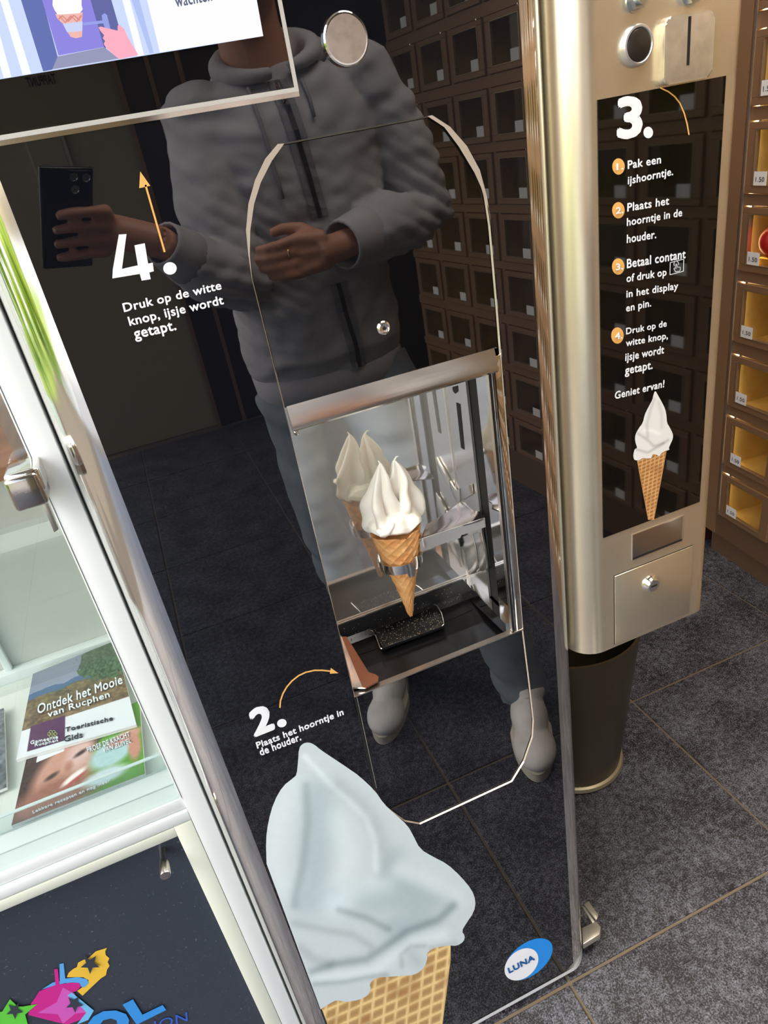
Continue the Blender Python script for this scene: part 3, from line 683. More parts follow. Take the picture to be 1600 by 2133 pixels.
# ruffled skirt over the rim
rows = []; NA = 160
for j, (rr, dz) in enumerate([(.020, .016), (.0275, .012), (.0325, .005), (.0335, .0005), (.030, -.003), (.025, -.002)]):
    row = []
    for i in range(NA):
        a = 2*math.pi*i/NA; wv = math.sin(a*6+.6)*.0022+math.sin(a*11)*.0009
        row.append(bm.verts.new(Vector((rimc.x+math.cos(a)*(rr+wv*(j > 0)*(j < 5)), CY+math.sin(a)*(rr+wv*(j > 0)*(j < 5)), zi-.001+dz+(wv*1.3 if j > 1 else 0)))))
    rows.append(row)
for p, q in zip(rows, rows[1:]):
    for i in range(NA): bm.faces.new((p[i], p[(i+1) % NA], q[(i+1) % NA], q[i]))
bm.faces.new(rows[0][::-1]); bm.faces.new(rows[-1])
# drip curl at front, curly tips
dp = F(803, 1108, CY-.030)
tube_bm(bm, [dp+Vector((-.008, .004, .003)), dp+Vector((-.005, 0, -.001)), dp+Vector((.001, -.001, -.001)), dp+Vector((.008, .001, .003)), dp+Vector((.012, .004, .006))], [.003, .004, .0042, .0034, .002], 10)
fuse('ice_cream', bm, cream, icone, .0007, 2, .5)
bm = bmesh.new()
tube_bm(bm, [pk1+Vector((.0005, -.002, -.006)), pk1+Vector((0, -.002, -.001)), pk1+Vector((-.002, -.002, .003))], [.0016, .0011, .0004], 8)
tube_bm(bm, [pk2+Vector((0, .002, -.006)), pk2+Vector((0.0005, .002, 0)), pk2+Vector((.003, .002, .0022)), pk2+Vector((.0055, .002, .0018))], [.0017, .0013, .0009, .0006], 8)
bm_obj('ice_cream_tip', bm, cream, icone, smooth=True)

# ================================================================== PAYMENT BOX
pay = empty('payment_box', (.51, .05, .727), 'hanging brushed steel coin payment box with rounded sides and black instruction sticker', 'payment terminal')
PX0, PX1, PR, PZB = .4055, .6085, .036, .727
def pay_loop(ins=0, y=0):
    x0, x1 = PX0+ins, PX1-ins; r2 = .018
    L = [Vector((x0, .11, 0)), Vector((x0, PR, 0))]+[Vector((x0+PR-math.cos(t)*(PR), PR-math.sin(t)*PR, 0)) for t in np.linspace(.15, math.pi/2, 12)]
    L += [Vector((x1-r2+math.sin(t)*r2, r2-math.cos(t)*r2, 0)) for t in np.linspace(0, math.pi/2, 9)]+[Vector((x1, .11, 0))]
    return L
bm = bmesh.new(); add_prism(bm, [p+Vector((0, 0, PZB)) for p in pay_loop()], (0, 0, 1.75-PZB)); bm_obj('housing', bm, brushed, pay, angle=20)
box('mounting_body', .4075, .50, .075, .16, .735, 1.75, gap_black, pay)
lathe('mounting_bolt', [(0, 0), (.004, 0), (.004, .004), (0, .004)], chrome, pay, (.405, .045, .723), n=12, caps=False)
st = [F(*q) for q in [(1249, 205), (1512, 160), (1456, 1050), (1252, 1117)]]
sx0, sx1 = (st[0].x+st[3].x)/2, (st[1].x+st[2].x)/2; sz1, sz0 = (st[0].z+st[1].z)/2, (st[2].z+st[3].z)/2
box('sticker', sx0, sx1, -.0008, .0004, sz0, sz1, mat('black sticker', srgb(8, 8, 9), .03, ior=1.55), pay)
def PF(u, v): return F(u, v, -.0009)
def disc3(nm, r, h0, h1, m, x, z, parent, n=40): return lathe(nm, [(0, h0), (r, h0), (r, h1-.0006), (r-.0006, h1), (0, h1)], m, parent, (x, 0, z), 'Y', n, False)
text('number_print', '3', (1284, 292), (1338, 287), (1284, 202), white_print, pay, .05, plane=PF)
disc_print('number_dot', 1350, 276, 10, 12, white_print, PF, pay)
t0 = [(1375, 183), (1392, 191), (1405, 201), (1416, 215), (1425, 236), (1431, 258), (1435, 281)]
strip('arrow_line', t0, 3, PF, gold_print, pay)
ZC = lambda u, v: (1100+u/3.048, v/3.048)
rows_t = [('Pak een', (630, 1075), (842, 1038), (630, 1020)), ('ijshoorntje.', (630, 1188), (918, 1128), (632, 1120)),
    ('Plaats het', (627, 1345), (893, 1300), (628, 1290)), ('hoorntje in de', (624, 1452), (975, 1388), (625, 1385)), ('houder.', (624, 1545), (812, 1513), (625, 1490)),
    ('Betaal contant', (625, 1705), (998, 1640), (625, 1645)), ('of druk op', (622, 1808), (876, 1765), (623, 1742)), ('in het display', (622, 1905), (950, 1850), (622, 1843)), ('en pin.', (620, 1995), (780, 1960), (620, 1935)),
    ('Druk op de', (620, 2137), (878, 2085), (620, 2082))]
for s, a, b, c in rows_t: text('instruction_text', s, ZC(*a), ZC(*b), ZC(*c), white_print, pay, .03, plane=PF)
ZD = lambda u, v: (1100+u/3.048, 700+v/3.048)
for s, a, b, c in [('witte knop,', (618, 80), (885, 30), (620, 22)), ('ijsje wordt', (614, 175), (860, 125), (616, 108)), ('getapt.', (612, 262), (788, 225), (614, 200)), ('Geniet ervan!', (548, 402), (862, 325), (550, 352))]:
    text('instruction_text', s, ZD(*a), ZD(*b), ZD(*c), white_print, pay, .03, plane=PF)
for k, (u, v) in enumerate([(574, 1057), (573, 1335), (572, 1692), (567, 2130)]):
    c = ZC(u, v); disc_print('step_disc', c[0], c[1], 13, 17, gold_print, PF, pay, .0002)
    text('step_number', '%d.' % (k+1), (c[0]-6, c[1]+8), (c[0]+9, c[1]+6), (c[0]-6, c[1]-6), white_print, pay, .03, plane=PF, off=(0, -.0008, 0))
bx = [ZC(*q) for q in [(902, 1667), (988, 1645), (985, 1722), (900, 1744)]]
for a, b in zip(bx, bx[1:]+bx[:1]): strip('touch_icon_box', [a, b], 1.4, PF, white_print, pay)
hn = [ZC(*q) for q in [(935, 1725), (925, 1705), (930, 1700), (938, 1706), (937, 1678), (944, 1676), (947, 1696), (965, 1696), (966, 1712), (960, 1722), (935, 1725)]]
strip('touch_icon', hn, 1.2, PF, white_print, pay)
cc = ZC(940, 1676); strip('touch_icon', [(cc[0]+5*math.cos(t), cc[1]+6*math.sin(t)) for t in np.linspace(2.4, 6.6, 12)], 1.1, PF, white_print, pay)
# printed small cone on sticker
sm = [ZD(*q) for q in [(808, 345), (825, 375), (850, 420), (872, 465), (880, 510), (882, 550), (900, 580), (920, 620), (921, 650), (905, 685), (893, 712), (900, 722), (870, 730), (845, 745), (835, 765), (815, 752), (790, 748), (785, 775), (760, 778), (730, 772), (705, 790), (675, 788), (668, 765), (672, 735), (680, 715), (695, 712), (680, 670), (680, 630), (700, 590), (730, 550), (740, 500), (765, 450), (790, 405), (797, 370)]]
def small_colour(x, y):
    base = np.ones((len(x), 3))*np.array([232, 234, 234.])
    for ln, wd, d in [([(800, 400), (775, 480), (755, 560), (760, 640)], 10, -26), ([(830, 420), (850, 500), (850, 580)], 12, -18), ([(700, 620), (760, 660), (800, 700), (860, 680)], 9, -34), ([(690, 720), (760, 740), (830, 700), (890, 660)], 8, -34), ([(740, 600), (790, 600), (830, 620)], 12, 14)]:
        base = base+np.exp(-(dseg(x, y, ln)/wd)**2)[:, None]*d
    return lin(np.clip(base, 0, 252))
toD = lambda v: ((v[:, 0]-1100)*3.048, (v[:, 1]-700)*3.048)
cdt_print('printed_waffle_cone', [ZD(*q) for q in [(690, 780), (740, 760), (840, 740), (882, 722), (800, 1166), (762, 1168)]], 1.6, lambda x, y: waffle_colour(x*1.0, y, 2.0, 1), toD, pay, .0011)
cdt_print('printed_ice_cream', smooth_loop(sm, 1), 2.2, small_colour, toD, pay, .0014)
# coin plate
cp = [F(1384, 38), F(1487, 20), F(1480, 160), F(1384, 178)]
cx0 = (F(1383, 100).x)+.001; cx1 = F(1487, 95).x; cz1 = F(1435, 28).z; cz0 = F(1430, 170).z
bm = bmesh.new(); rr = .006; L = []
CYP = -.0075
k = (0.6+CYP)/.6
cx0, cx1 = cx0*k, cx1*k; cz1 = 1.37+(cz1-1.37)*k; cz0 = 1.37+(cz0-1.37)*k
for (qx, qz, a0) in ((cx1-rr, cz1-rr, 0), (cx0+rr, cz1-rr, 90), (cx0+rr, cz0+rr, 180), (cx1-rr, cz0+rr, 270)):
    for t in range(0, 91, 15): L.append(Vector((qx+rr*math.cos(math.radians(a0+t)), CYP, qz+rr*math.sin(math.radians(a0+t)))))
add_prism(bm, L, (0, .008, 0)); es = [e for e in bm.edges if all(abs(v.co.y-CYP) < 1e-5 for v in e.verts)]; bmesh.ops.bevel(bm, geom=es, offset=.002, segments=3, profile=.5, affect='EDGES')
coin = bm_obj('coin_plate', bm, mat('coin plate steel', (.76, .69, .55), .28, .72, noise=(60, (.64, .58, .46), .4, .6)), pay, angle=30)
sl0 = F(1437, 34, CYP); sl1 = F(1433, 136, CYP)
box('coin_slot', sl0.x-.0015, sl0.x+.0015, CYP-.0003, CYP+.001, sl1.z, sl0.z, gap_black, coin)
# reject button
p = F(1328, 95); p = Vector((p.x*.995, 0, p.z))
rb = lathe('reject_button', [(0, 0), (.0165, 0), (.0162, .004), (.0150, .0058), (.0135, .0062), (.0125, .0052), (.0122, .004)], mat('button ring', (.62, .61, .6), .35, .8), pay, (p.x, 0, p.z), 'Y', 44, False)
lathe('button_cap', [(.0122, .002), (.0122, .0055), (.0112, .0062), (0, .0064)], mat('button black', srgb(38, 33, 28), .35), rb, (p.x, 0, p.z), 'Y', 44, False)
# bolts
bolt_m = mat('zinc bolt', (.62, .66, .66), .25, 1.0)
for (u, v) in ((1322, -2), (1437, -14)):
    p = F(u, v+4); b_ = lathe('bolt_stud', [(0, 0), (.009, 0), (.009, .0012), (.0045, .0012), (.0045, .012), (0, .012)], bolt_m, pay, (p.x, 0, p.z), 'Y', 24, False)
    lathe('bolt_nut', [(0, .0012), (.0075, .0012), (.0075, .0075), (0, .0078)], bolt_m, b_, (p.x, 0, p.z), 'Y', 6, False, angle=20)
# coin return recess: raised rim around dark well
r0 = F(1316, 1115); r1 = F(1424, 1072); r2 = F(1421, 1128); r3 = F(1317, 1165)
rx0, rx1, rz1, rz0 = (r0.x+r3.x)/2, (r1.x+r2.x)/2, (r0.z+r1.z)/2, (r2.z+r3.z)/2
bm = bmesh.new(); frame_bm(bm, rx0, rx1, rz0, rz1, .0010, -.0010, .0005, 0); bm_obj('return_rim', bm, chrome, pay)
bm = bmesh.new()
prof = [(-.0006, rz1-.001), (.0015, rz1-.010), (.0, rz0+.010), (-.0006, rz0+.001)]
for (ya, za), (yb, zb) in zip(prof, prof[1:]):
    vs = [bm.verts.new(q) for q in ((rx0+.001, ya, za), (rx1-.001, ya, za), (rx1-.001, yb-.0002, zb), (rx0+.001, yb-.0002, zb))]; bm.faces.new(vs)
for v in bm.verts: v.co.y = -.0005
bm_obj('return_flap', bm, mat('flap steel', (.5, .49, .46), .12, 1.0), pay)
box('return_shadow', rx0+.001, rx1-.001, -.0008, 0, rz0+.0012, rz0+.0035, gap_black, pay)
# locked hatch
h0 = [F(*q) for q in [(1278, 1200), (1439, 1138), (1435, 1275), (1282, 1340)]]
hx0, hx1, hz1, hz0 = (h0[0].x+h0[3].x)/2, (h0[1].x+h0[2].x)/2+.001, (h0[0].z+h0[1].z)/2, (h0[2].z+h0[3].z)/2
hatch = box('cash_hatch', hx0, hx1, -.0015, .001, hz0, hz1, brushed, pay, .0006)
bm = bmesh.new(); frame_bm(bm, hx0-.0009, hx1+.0006, hz0-.0009, hz1+.0009, .0009, -.0003, .0003); bm_obj('hatch_gap', bm, gap_black, pay)
p = F(1361, 1219, -.008); lk = lathe('cam_lock', [(0, 0), (.0118, 0), (.0118, .0025), (.0098, .0045), (.0092, .0075), (.0080, .0085), (0, .0085)], chrome, hatch, (p.x, -.0012, p.z), 'Y', 36, False)
box('key_slot', p.x-.0045, p.x+.0045, -.0100, -.0096, p.z-.0012, p.z+.0012, gap_black, hatch)

# ================================================================== WASTE BUCKET under the box
bc = G(1212, 1548, 0); bx_, by_ = .655, .42
bk = empty('waste_bucket', (bx_, by_, 0), 'dark steel waste bucket standing on the tiles under the payment box', 'bucket')
lathe('bucket_body', [(.105, .006), (.108, .012), (.150, .40), (.152, .40), (.153, .41), (.148, .41), (.104, .02)], mat('bucket steel', srgb(92, 84, 66), .34, .75, bump=(90, .1, .0008, (.3, .3, 3))), bk, (bx_, by_, 0), n=64, caps=False)
lathe('bucket_foot', [(.0, .0), (.112, 0), (.116, .006), (.114, .014), (.107, .018), (0, .018)], mat('foot ring steel', srgb(150, 140, 116), .4, .4), bk, (bx_, by_, 0), n=64, caps=False)

# ================================================================== LOCKER WALL
TH = math.radians(5.3); LD = Vector((math.sin(TH), math.cos(TH), 0)); LN = Vector((-math.cos(TH), math.sin(TH), 0)); LP = Vector((1.519, .868, 0))
def LW(s, d, z): return LP+LD*s+LN*d+Vector((0, 0, z))     # s along, d proud toward the room
lock = empty('vending_locker', LP, 'brown vending locker wall with rows of small glazed doors and white price tags', 'locker')
def lbox(bm, s0, s1, d0, d1, z0, z1, bev=0):
    st_ = len(bm.verts); q = bmesh.new(); add_box(q, s0, s1, d0, d1, z0, z1, bev, 1)
    me = bpy.data.meshes.new('q'); q.to_mesh(me); q.free(); bm.from_mesh(me); bpy.data.meshes.remove(me); bm.verts.ensure_lookup_table()
    for v in list(bm.verts)[st_:]: v.co = LW(v.co.x, v.co.y, v.co.z)
NC, PIT, DW = 15, .215, .196
zr_ = [.151, .302, .489, .673, .870, 1.057, 1.246, 1.431, 1.620, 1.810]      # rail undersides as surveyed
ztop = [.151+.0, .329, .520, .708, .898, 1.085, 1.276, 1.465, 1.655, 1.84]
Zd = [(.155, .300), (.331, .487), (.522, .671), (.710, .868), (.900, 1.055), (1.087, 1.244), (1.278, 1.429), (1.467, 1.618), (1.657, 1.808)]
bm = bmesh.new(); lbox(bm, -NC*PIT-.02, .055, -.012, .0, .075, .150); lbox(bm, -NC*PIT-.02, .045, -.03, -.012, 0, .078); bm_obj('plinth', bm, bronze_dk, lock)
bm = bmesh.new(); lbox(bm, .018, .062, -.04, .004, .078, 2.0); bm_obj('end_post', bm, bronze, lock)
bm = bmesh.new(); lbox(bm, .0025, .0075, 0, .006, .150, 1.9); bm_obj('edge_bead', bm, mat('grey bead', srgb(150, 140, 130), .35, .7), lock)
for (a, b) in zip([.151]+[z[1]+.002 for z in Zd], [z[0]-.002 for z in Zd]+[1.86]):
    if b-a > .006:
        bm = bmesh.new(); lbox(bm, -NC*PIT-.01, .018, -.012, .0, a, b, .001); bm_obj('rail', bm, bronze, lock)
for c in range(NC+1):
    s1 = -c*PIT
    bm = bmesh.new(); lbox(bm, s1+(0 if c else .003), s1+.017, -.012, -.001, .151, 1.86); bm_obj('stile', bm, bronze, lock)
bm = bmesh.new(); lbox(bm, -NC*PIT-.02, .02, -.36, -.345, 0, 1.9); lbox(bm, -NC*PIT-.02, .02, -.36, .0, 1.86, 1.9); bm_obj('carcass', bm, bronze_dk, lock)
bm = bmesh.new()
for c in range(NC+1): lbox(bm, -c*PIT+.004, -c*PIT+.012, -.345, -.013, .12, 1.86)
bm_obj('divider', bm, gold_in, lock)
bm = bmesh.new()
for a, b in Zd: lbox(bm, -NC*PIT, .012, -.345, -.013, a-.022, a-.012)
lbox(bm, -NC*PIT, .012, -.345, -.340, .12, 1.86)
bm_obj('shelf', bm, gold_in, lock)
warm = mat('warm lamp', (1, 1, 1), emit=(1, .76, .42), estr=22); warm2 = mat('warm lamp dim', (1, 1, 1), emit=(1, .74, .40), estr=4)
def mk(fn):
    bm = bmesh.new(); fn(bm); bmesh.ops.recalc_face_normals(bm, faces=bm.faces); me = bpy.data.meshes.new('m'); bm.to_mesh(me); bm.free(); return me
def local_frame(bm, z0, z1):
    for (a, b, c, d) in ((-DW, 0, 0, .017), (-DW, 0, z1-z0-.015, z1-z0), (-DW, -DW+.026, .017, z1-z0-.015), (-.024, 0, .017, z1-z0-.015)):
        add_box(bm, a, b, -.001, .007, c, d, .001, 1)
def local_bead(bm, z0, z1):
    h = z1-z0
    for (a, b, c, d) in ((-DW+.026, -.024, .017, .019), (-DW+.026, -.024, h-.017, h-.015), (-DW+.026, -DW+.028, .019, h-.017), (-.027, -.024, .019, h-.017)):
        add_box(bm, a, b, -.004, .0085, c, d)
base_m = Matrix((LD, LN, Vector((0, 0, 1)))).transposed().to_4x4()
cache = {}
for r, (z0, z1) in enumerate(Zd):
    H = round(z1-z0, 3)
    if H not in cache:
        fme = mk(lambda b: local_frame(b, 0, H)); fme.materials.append(bronze)
        bme = mk(lambda b: local_bead(b, 0, H)); bme.materials.append(mat('bead steel', srgb(190, 170, 140), .3, .8))
        gme = mk(lambda b: add_box(b, -DW+.026, -.024, .0, .003, .017, H-.015)); gme.materials.append(pane_glass)
        kme = mk(lambda b: lathe_bm(b, [(.0, -.001), (.003, -.001), (.003, .004), (0, .004)], 8, (-.030, .002, H), 'Z', False)); kme.materials.append(chrome)
        lme = mk(lambda b: add_box(b, -.030-.042, -.030, .0075, .0080, .017, .050)); lme.materials.append(paper)
        cache[H] = (fme, bme, gme, kme, lme)
    fme, bme, gme, kme, lme = cache[H]
    for c in range(NC):
        loc = LW(-c*PIT-.002, 0, z0); mw = base_m.copy(); mw.translation = loc
        d = bpy.data.objects.new('locker_door', fme); C.objects.link(d); d.parent = lock; d.matrix_parent_inverse = world_of(lock).inverted(); d.matrix_basis = mw
        for nm, me in (('bead', bme), ('pane', gme), ('hinge_pin', kme), ('price_label', lme)):
            q = bpy.data.objects.new(nm, me); C.objects.link(q); q.parent = d
for c in range(2):
    for r, (z0, z1) in enumerate(Zd):
        s = -c*PIT-.002-.030; zz = z0+.027
        p0, p1, p2 = LW(s-.036, .0086, zz), LW(s-.006, .0086, zz), LW(s-.006, .0086, zz+.011)
        text('price_text', '1.50', tuple(LW(s-.007, .0086, zz)), tuple(LW(s-.036, .0086, zz)), tuple(LW(s-.007, .0086, zz+.011)), ink, lock, .01, off=(0, 0, 0))
# warm strip lamps in the compartments
for c in range(NC):
    bm = bmesh.new(); lbox(bm, -c*PIT-.002, -c*PIT+.003, -.019, -.014, .16, 1.84); bm_obj('lamp_strip', bm, warm if c < 2 else warm2, lock)
rp = empty('red_package', LW(-.115, -.09, Zd[4][0]), 'round red package behind the glass of a locker door, price 1.50', 'package')
bm = bmesh.new(); q = bmesh.ops.create_uvsphere(bm, u_segments=28, v_segments=16, radius=.029)
for v in bm.verts: v.co = LW(-.063, -.034, Zd[4][0]+.070)+Vector((v.co.x, v.co.y, v.co.z*1.2+(.004*math.cos(8*math.atan2(v.co.y, v.co.x)) if abs(v.co.z) > .028 else 0)))
bm_obj('wrapper', bm, mat('red wrapper', srgb(190, 20, 22), .35), rp, smooth=True)
bm = bmesh.new(); lbox(bm, -.088, -.040, -.058, -.020, Zd[4][0]-.012, Zd[4][0]+.032, .003); bm_obj('card_base', bm, mat('gold card', srgb(210, 170, 70), .3, .6), rp)

# ================================================================== DISPLAY CABINET (left)
case = empty('display_cabinet', (-.3, .2, 0), 'white metal display cabinet with glass front left of the black machine', 'cabinet')
YC = .030; FX1 = -.0900; FX0 = -.1128
box('frame_stile', FX0, FX1, YC, YC+.03, 0.02, 1.75, white_paint, case, .0012)
box('frame_post', -.117, FX1-.001, YC+.031, YC+.05, 0.02, 1.75, white_in, case)
bm = bmesh.new(); add_box(bm, -.52, FX0-.0005, YC+.004, YC+.03, .7225, .7395, .001); bm_obj('frame_rail', bm, white_paint, case, angle=40)
box('frame_rail', -.56, FX0-.0005, YC+.001, YC+.02, .705, .7210, white_paint, case, .0015)
box('frame_rail', -.56, -.134, YC+.001, YC+.02, .688, .7035, mat('cream white rail', srgb(214, 220, 206), .3), case, .0015)
box('frame_stile', -.1345, FX0-.0008, YC+.001, YC+.02, .02, .7035, MATS['cream white rail'], case, .0012)
box('frame_seal', FX0-.0016, FX0-.0004, YC-.0006, YC+.006, .742, 1.75, mat('bright seal', srgb(240, 244, 242), .2), case)
box('inner_ledge', -.56, -.118, YC+.032, .0925, .725, .7395, white_paint, case, .0015)
box('inner_floor', -.56, -.118, .0925, .42, .725, .731, white_in, case)
box('inner_back', -.56, -.0925, .42, .43, .70, 1.75, mat('cabinet back', srgb(196, 198, 190), .4), case)
box('inner_side', -.1165, -.112, YC+.05, .42, .70, 1.75, white_in, case)
box('back_rail', -.56, -.118, .400, .4195, .731, .747, white_paint, case, .001)
box('back_upright', -.338, -.328, .410, .4195, .747, 1.6, white_paint, case, .001)
box('glass_front', -.56, FX0-.0018, YC+.004, YC+.008, .741, 1.75, case_glass, case)
box('glass_shelf', -.56, -.119, .07, .41, 1.10, 1.106, glass('shelf glass', (.96, .975, .97), .10), case)
box('glass_shelf', -.56, -.119, .07, .41, .93, .936, MATS['shelf glass'], case)
box('wood_block', -.235, -.158, .2, .28, 1.107, 1.225, mat('brown wood', srgb(120, 72, 40), .5, noise=(12, srgb(150, 96, 56), .3, .7, (1, 1, 8))), case)
box('added_case_fill', -.50, -.14, .10, .14, 1.70, 1.715, mat('case fill glow', (1, 1, 1), emit=(.92, .97, 1), estr=14), case)  # glowing bar added to brighten the cabinet interior
# latch/handle on glass
nick = mat('nickel', (.48, .44, .40), .14, 1.0, bump=(300, .15, .0004))
hp = empty('x', (0, 0, 0)); bpy.data.objects.remove(hp)
bm = bmesh.new(); a0 = F(12, 1000, YC-.012); 
hx0_, hx1_ = F(14, 1015, .006).x, F(86, 1000, .006).x; hz0_, hz1_ = F(60, 1055, .006).z, F(50, 985, .006).z
add_box(bm, hx0_, hx1_, -.002, .0335, hz0_, hz1_, .0035, 3); lt = bm_obj('door_latch', bm, nick, case, angle=30)
bm = bmesh.new(); add_box(bm, hx0_+.001, hx1_+.002, .0005, .034, hz0_+.010, hz1_+.0035, .0035, 3); bm_obj('latch_cap', bm, chrome, lt, angle=30)
hq = [F(*q, YC+.003) for q in [(87, 1046), (98, 1043), (123, 1100), (113, 1107)]]
prism('strike_plate', hq, (0, -.003, 0), mat('dull steel', (.42, .40, .36), .4, .9), case, .0008)
# lower dark door with print
board_m = mat('dark speckled board', srgb(48, 56, 68), .4, noise=(260, srgb(120, 130, 142), .66, .80))
YB = .048
lower = box('lower_door_panel', -.56, -.1345, YB, YB+.01, .03, .70, board_m, case)
BF = lambda u, v: F(u, v, YB-.0005)
kp = F(343, 1800, .02); 
kb = lathe('door_knob', [(0, -.003), (.0048, -.003), (.0048, .016), (.0062, .017), (.0066, .019), (.0066, .036), (.0060, .0375), (0, .0378)], mat('satin nickel', (.55, .51, .47), .22, 1.0), case, (F(336, 1770, YB).x+.001, YB, F(336, 1770, YB).z-.001), 'Y', 32, False)
QF = lambda l: [(u/3.81, 1900+v/3.81) for u, v in l]
def pm(n_, c): return mat(n_, srgb(*c), .35)
def star(cx_, cy_, r, rot=0): return [(cx_+(r if k % 2 == 0 else r*.42)*math.cos(rot+k*math.pi/5), cy_+(r if k % 2 == 0 else r*.42)*math.sin(rot+k*math.pi/5)) for k in range(10)]
art = [('art_yellow', [(850, 282), (835, 310), (840, 340), (868, 365), (855, 395), (870, 425), (850, 455), (840, 500), (800, 525), (655, 662), (612, 625), (680, 575), (705, 540), (660, 515), (530, 515), (545, 480), (580, 450), (610, 435), (620, 400), (660, 378), (700, 365), (760, 310)], (232, 190, 62)),
 ('art_blue', [(330, 612), (420, 555), (475, 545), (472, 410), (505, 402), (518, 525), (620, 512), (690, 530), (705, 560), (670, 595), (520, 560), (400, 590)], (88, 166, 232)),
 ('art_magenta', [(245, 725), (290, 660), (310, 625), (440, 575), (430, 450), (458, 446), (472, 570), (570, 555), (630, 560), (642, 585), (610, 620), (560, 640), (690, 790), (640, 850), (540, 888), (470, 875), (225, 812)], (198, 34, 140)),
 ('art_pink', [(500, 592), (590, 640), (640, 720), (690, 790), (600, 800), (500, 880), (460, 805), (300, 795), (450, 710)], (204, 88, 186)),
 ('art_sky', [(535, 655), (570, 632), (745, 775), (700, 850), (610, 885), (685, 790), (640, 740)], (112, 188, 238)),
 ('art_green', [(-60, 800), (20, 780), (80, 683), (140, 740), (180, 742), (297, 722), (200, 805), (225, 900), (-60, 900)], (92, 200, 62)),
 ('art_letter', [(690, 888), (740, 820), (820, 778), (920, 772), (1000, 800), (1025, 850), (1015, 900), (935, 900), (925, 850), (880, 835), (820, 850), (780, 900)], (52, 146, 226)),
 ('art_letter', [(972, 725), (1055, 683), (1130, 805), (1290, 728), (1318, 768), (1085, 884)], (52, 146, 226))]
for i, (nm, l, c) in enumerate(art): flat(nm, QF(l), BF, pm(nm+str(c[0]), c), lower, .0002+.0002*i)
for i, (a, b, r, ro_) in enumerate([(715, 400, 80, .3), (590, 715, 72, .2), (115, 768, 70, .2)]): flat('art_star', QF(star(a, b, r, ro_)), BF, pm('board dark', (48, 56, 68)), lower, .0022)
text('art_text', 'ION', (1230/3.81, 1900+935/3.81), (1490/3.81, 1900+860/3.81), (1222/3.81, 1900+862/3.81), pm('ink blue', (48, 96, 206)), lower, .0, plane=BF, off=(0, -.0006, 0))

# ---- booklets lying in the cabinet
def booklet(name, corners, z, fn, nu, nv, label, cat, th=.004):
    tl, tr, bl, br = [G(*q, z) for q in corners]
    root = empty(name, (bl+br)/2, label, cat)
    bm = bmesh.new(); add_prism(bm, [bl, br, tr, tl], (0, 0, -th)); bm_obj('pages', bm, paper, root)
    painted('cover', lambda s, t: tl.lerp(tr, s).lerp(bl.lerp(br, s), t)+Vector((0, 0, .0004)), fn, nu, nv, print_vc, root); return root
def face_cover(s, t):
    x, y = s*150, t*110; n_ = len(s); c = np.ones((n_, 3))*np.array([92, 150, 48.])
    def blob(cx_, cy_, rx_, ry_, col, soft=.15, rot=0):
        nonlocal c
        dx, dy = x-cx_, y-cy_; a, b = dx*math.cos(rot)+dy*math.sin(rot), -dx*math.sin(rot)+dy*math.cos(rot)
        d = np.hypot(a/rx_, b/ry_); k = np.clip((1+soft-d)/soft/2, 0, 1)[:, None]; c = c*(1-k)+np.array(col)*k
    blob(10, 60, 30, 70, (62, 42, 36)); blob(70, 22, 30, 26, (74, 50, 42)); blob(52, 62, 36, 46, (196, 146, 128), .2, .35); blob(45, 95, 50, 26, (150, 100, 84), .3)
    blob(70, 44, 16, 22, (214, 180, 172), .4, .3); blob(38, 62, 8, 3.4, (70, 50, 46), .5, -.3); blob(72, 44, 8, 3.2, (70, 50, 46), .5, -.3)
    blob(66, 76, 15, 5, (238, 230, 226), .3, -.45); blob(67, 81, 14, 2.2, (176, 80, 76), .5, -.45); blob(58, 58, 5, 8, (176, 122, 106), .6)
    blob(112, 62, 28, 20, (176, 206, 210), .2, -.2); blob(128, 48, 22, 8, (206, 150, 132), .3, -.1); blob(140, 66, 8, 20, (196, 138, 118), .3); blob(104, 92, 26, 10, (200, 214, 224), .3)
    k = ((x > 14) & (x < 50) & (y > 4) & (y < 30)); c[k] = (226, 230, 236)
    for q, col in (((24, 12), (240, 150, 60)), ((30, 12), (90, 170, 80)), ((24, 18), (210, 60, 70)), ((30, 18), (80, 120, 200))): blob(q[0], q[1], 2.6, 2.6, col, .3)
    c += (vnoise(x/3, y/3)-.5)[:, None]*8; return lin(np.clip(c, 0, 255))
def land_cover(s, t):
    x, y = s, t; n_ = len(s); c = np.zeros((n_, 3)); c[:] = (150, 160, 180)
    c += (1-t)[:, None]*-20
    f = t > .26+.03*vnoise(s*8, s*0); c[f] = (74, 104, 140)
    f = t > .34+.03*vnoise(s*6, s*0+3)-.03*s; k = vnoise(s*40, t*60); k2 = vnoise(s*9, t*22)
    c[f] = (np.array([118, 98, 70])+((k-.5)[:, None]*50+(k2-.5)[:, None]*40)*np.array([1, .9, .6]))[f]
    tr = (np.hypot((s-.93)/.42, (t-.16)/.26)+.25*(vnoise(s*25, t*25)-.5) < 1); c[tr] = (np.array([66, 92, 62])+((vnoise(s*50, t*50)-.5)*50)[:, None])[tr]
    g = (np.hypot((s-.5)/.5, (t-.42)/.1) < 1) & ~tr; c[g] = c[g]*.8+np.array([70, 96, 50])*.2
    f = t > .70; c[f] = (222, 226, 232)
    f = (t > .70-.02) & (t < .95) & (s > .08) & (s < .40); c[f] = (84, 44, 84)
    return lin(np.clip(c, 0, 255))
zb_ = .746
b1 = booklet('recipe_booklet', [(60, 1560), (290, 1460), (24, 1720), (302, 1612)], zb_-.005, face_cover, 130, 110, 'green recipe booklet showing a smiling face, lying under the tourist guide', 'booklet')
b2 = booklet('tourist_guide', [(69, 1404), (240, 1335), (34, 1583), (284, 1510)], zb_, land_cover, 120, 150, 'tourist guide booklet with a heath landscape and white band, lying on the green booklet', 'booklet')
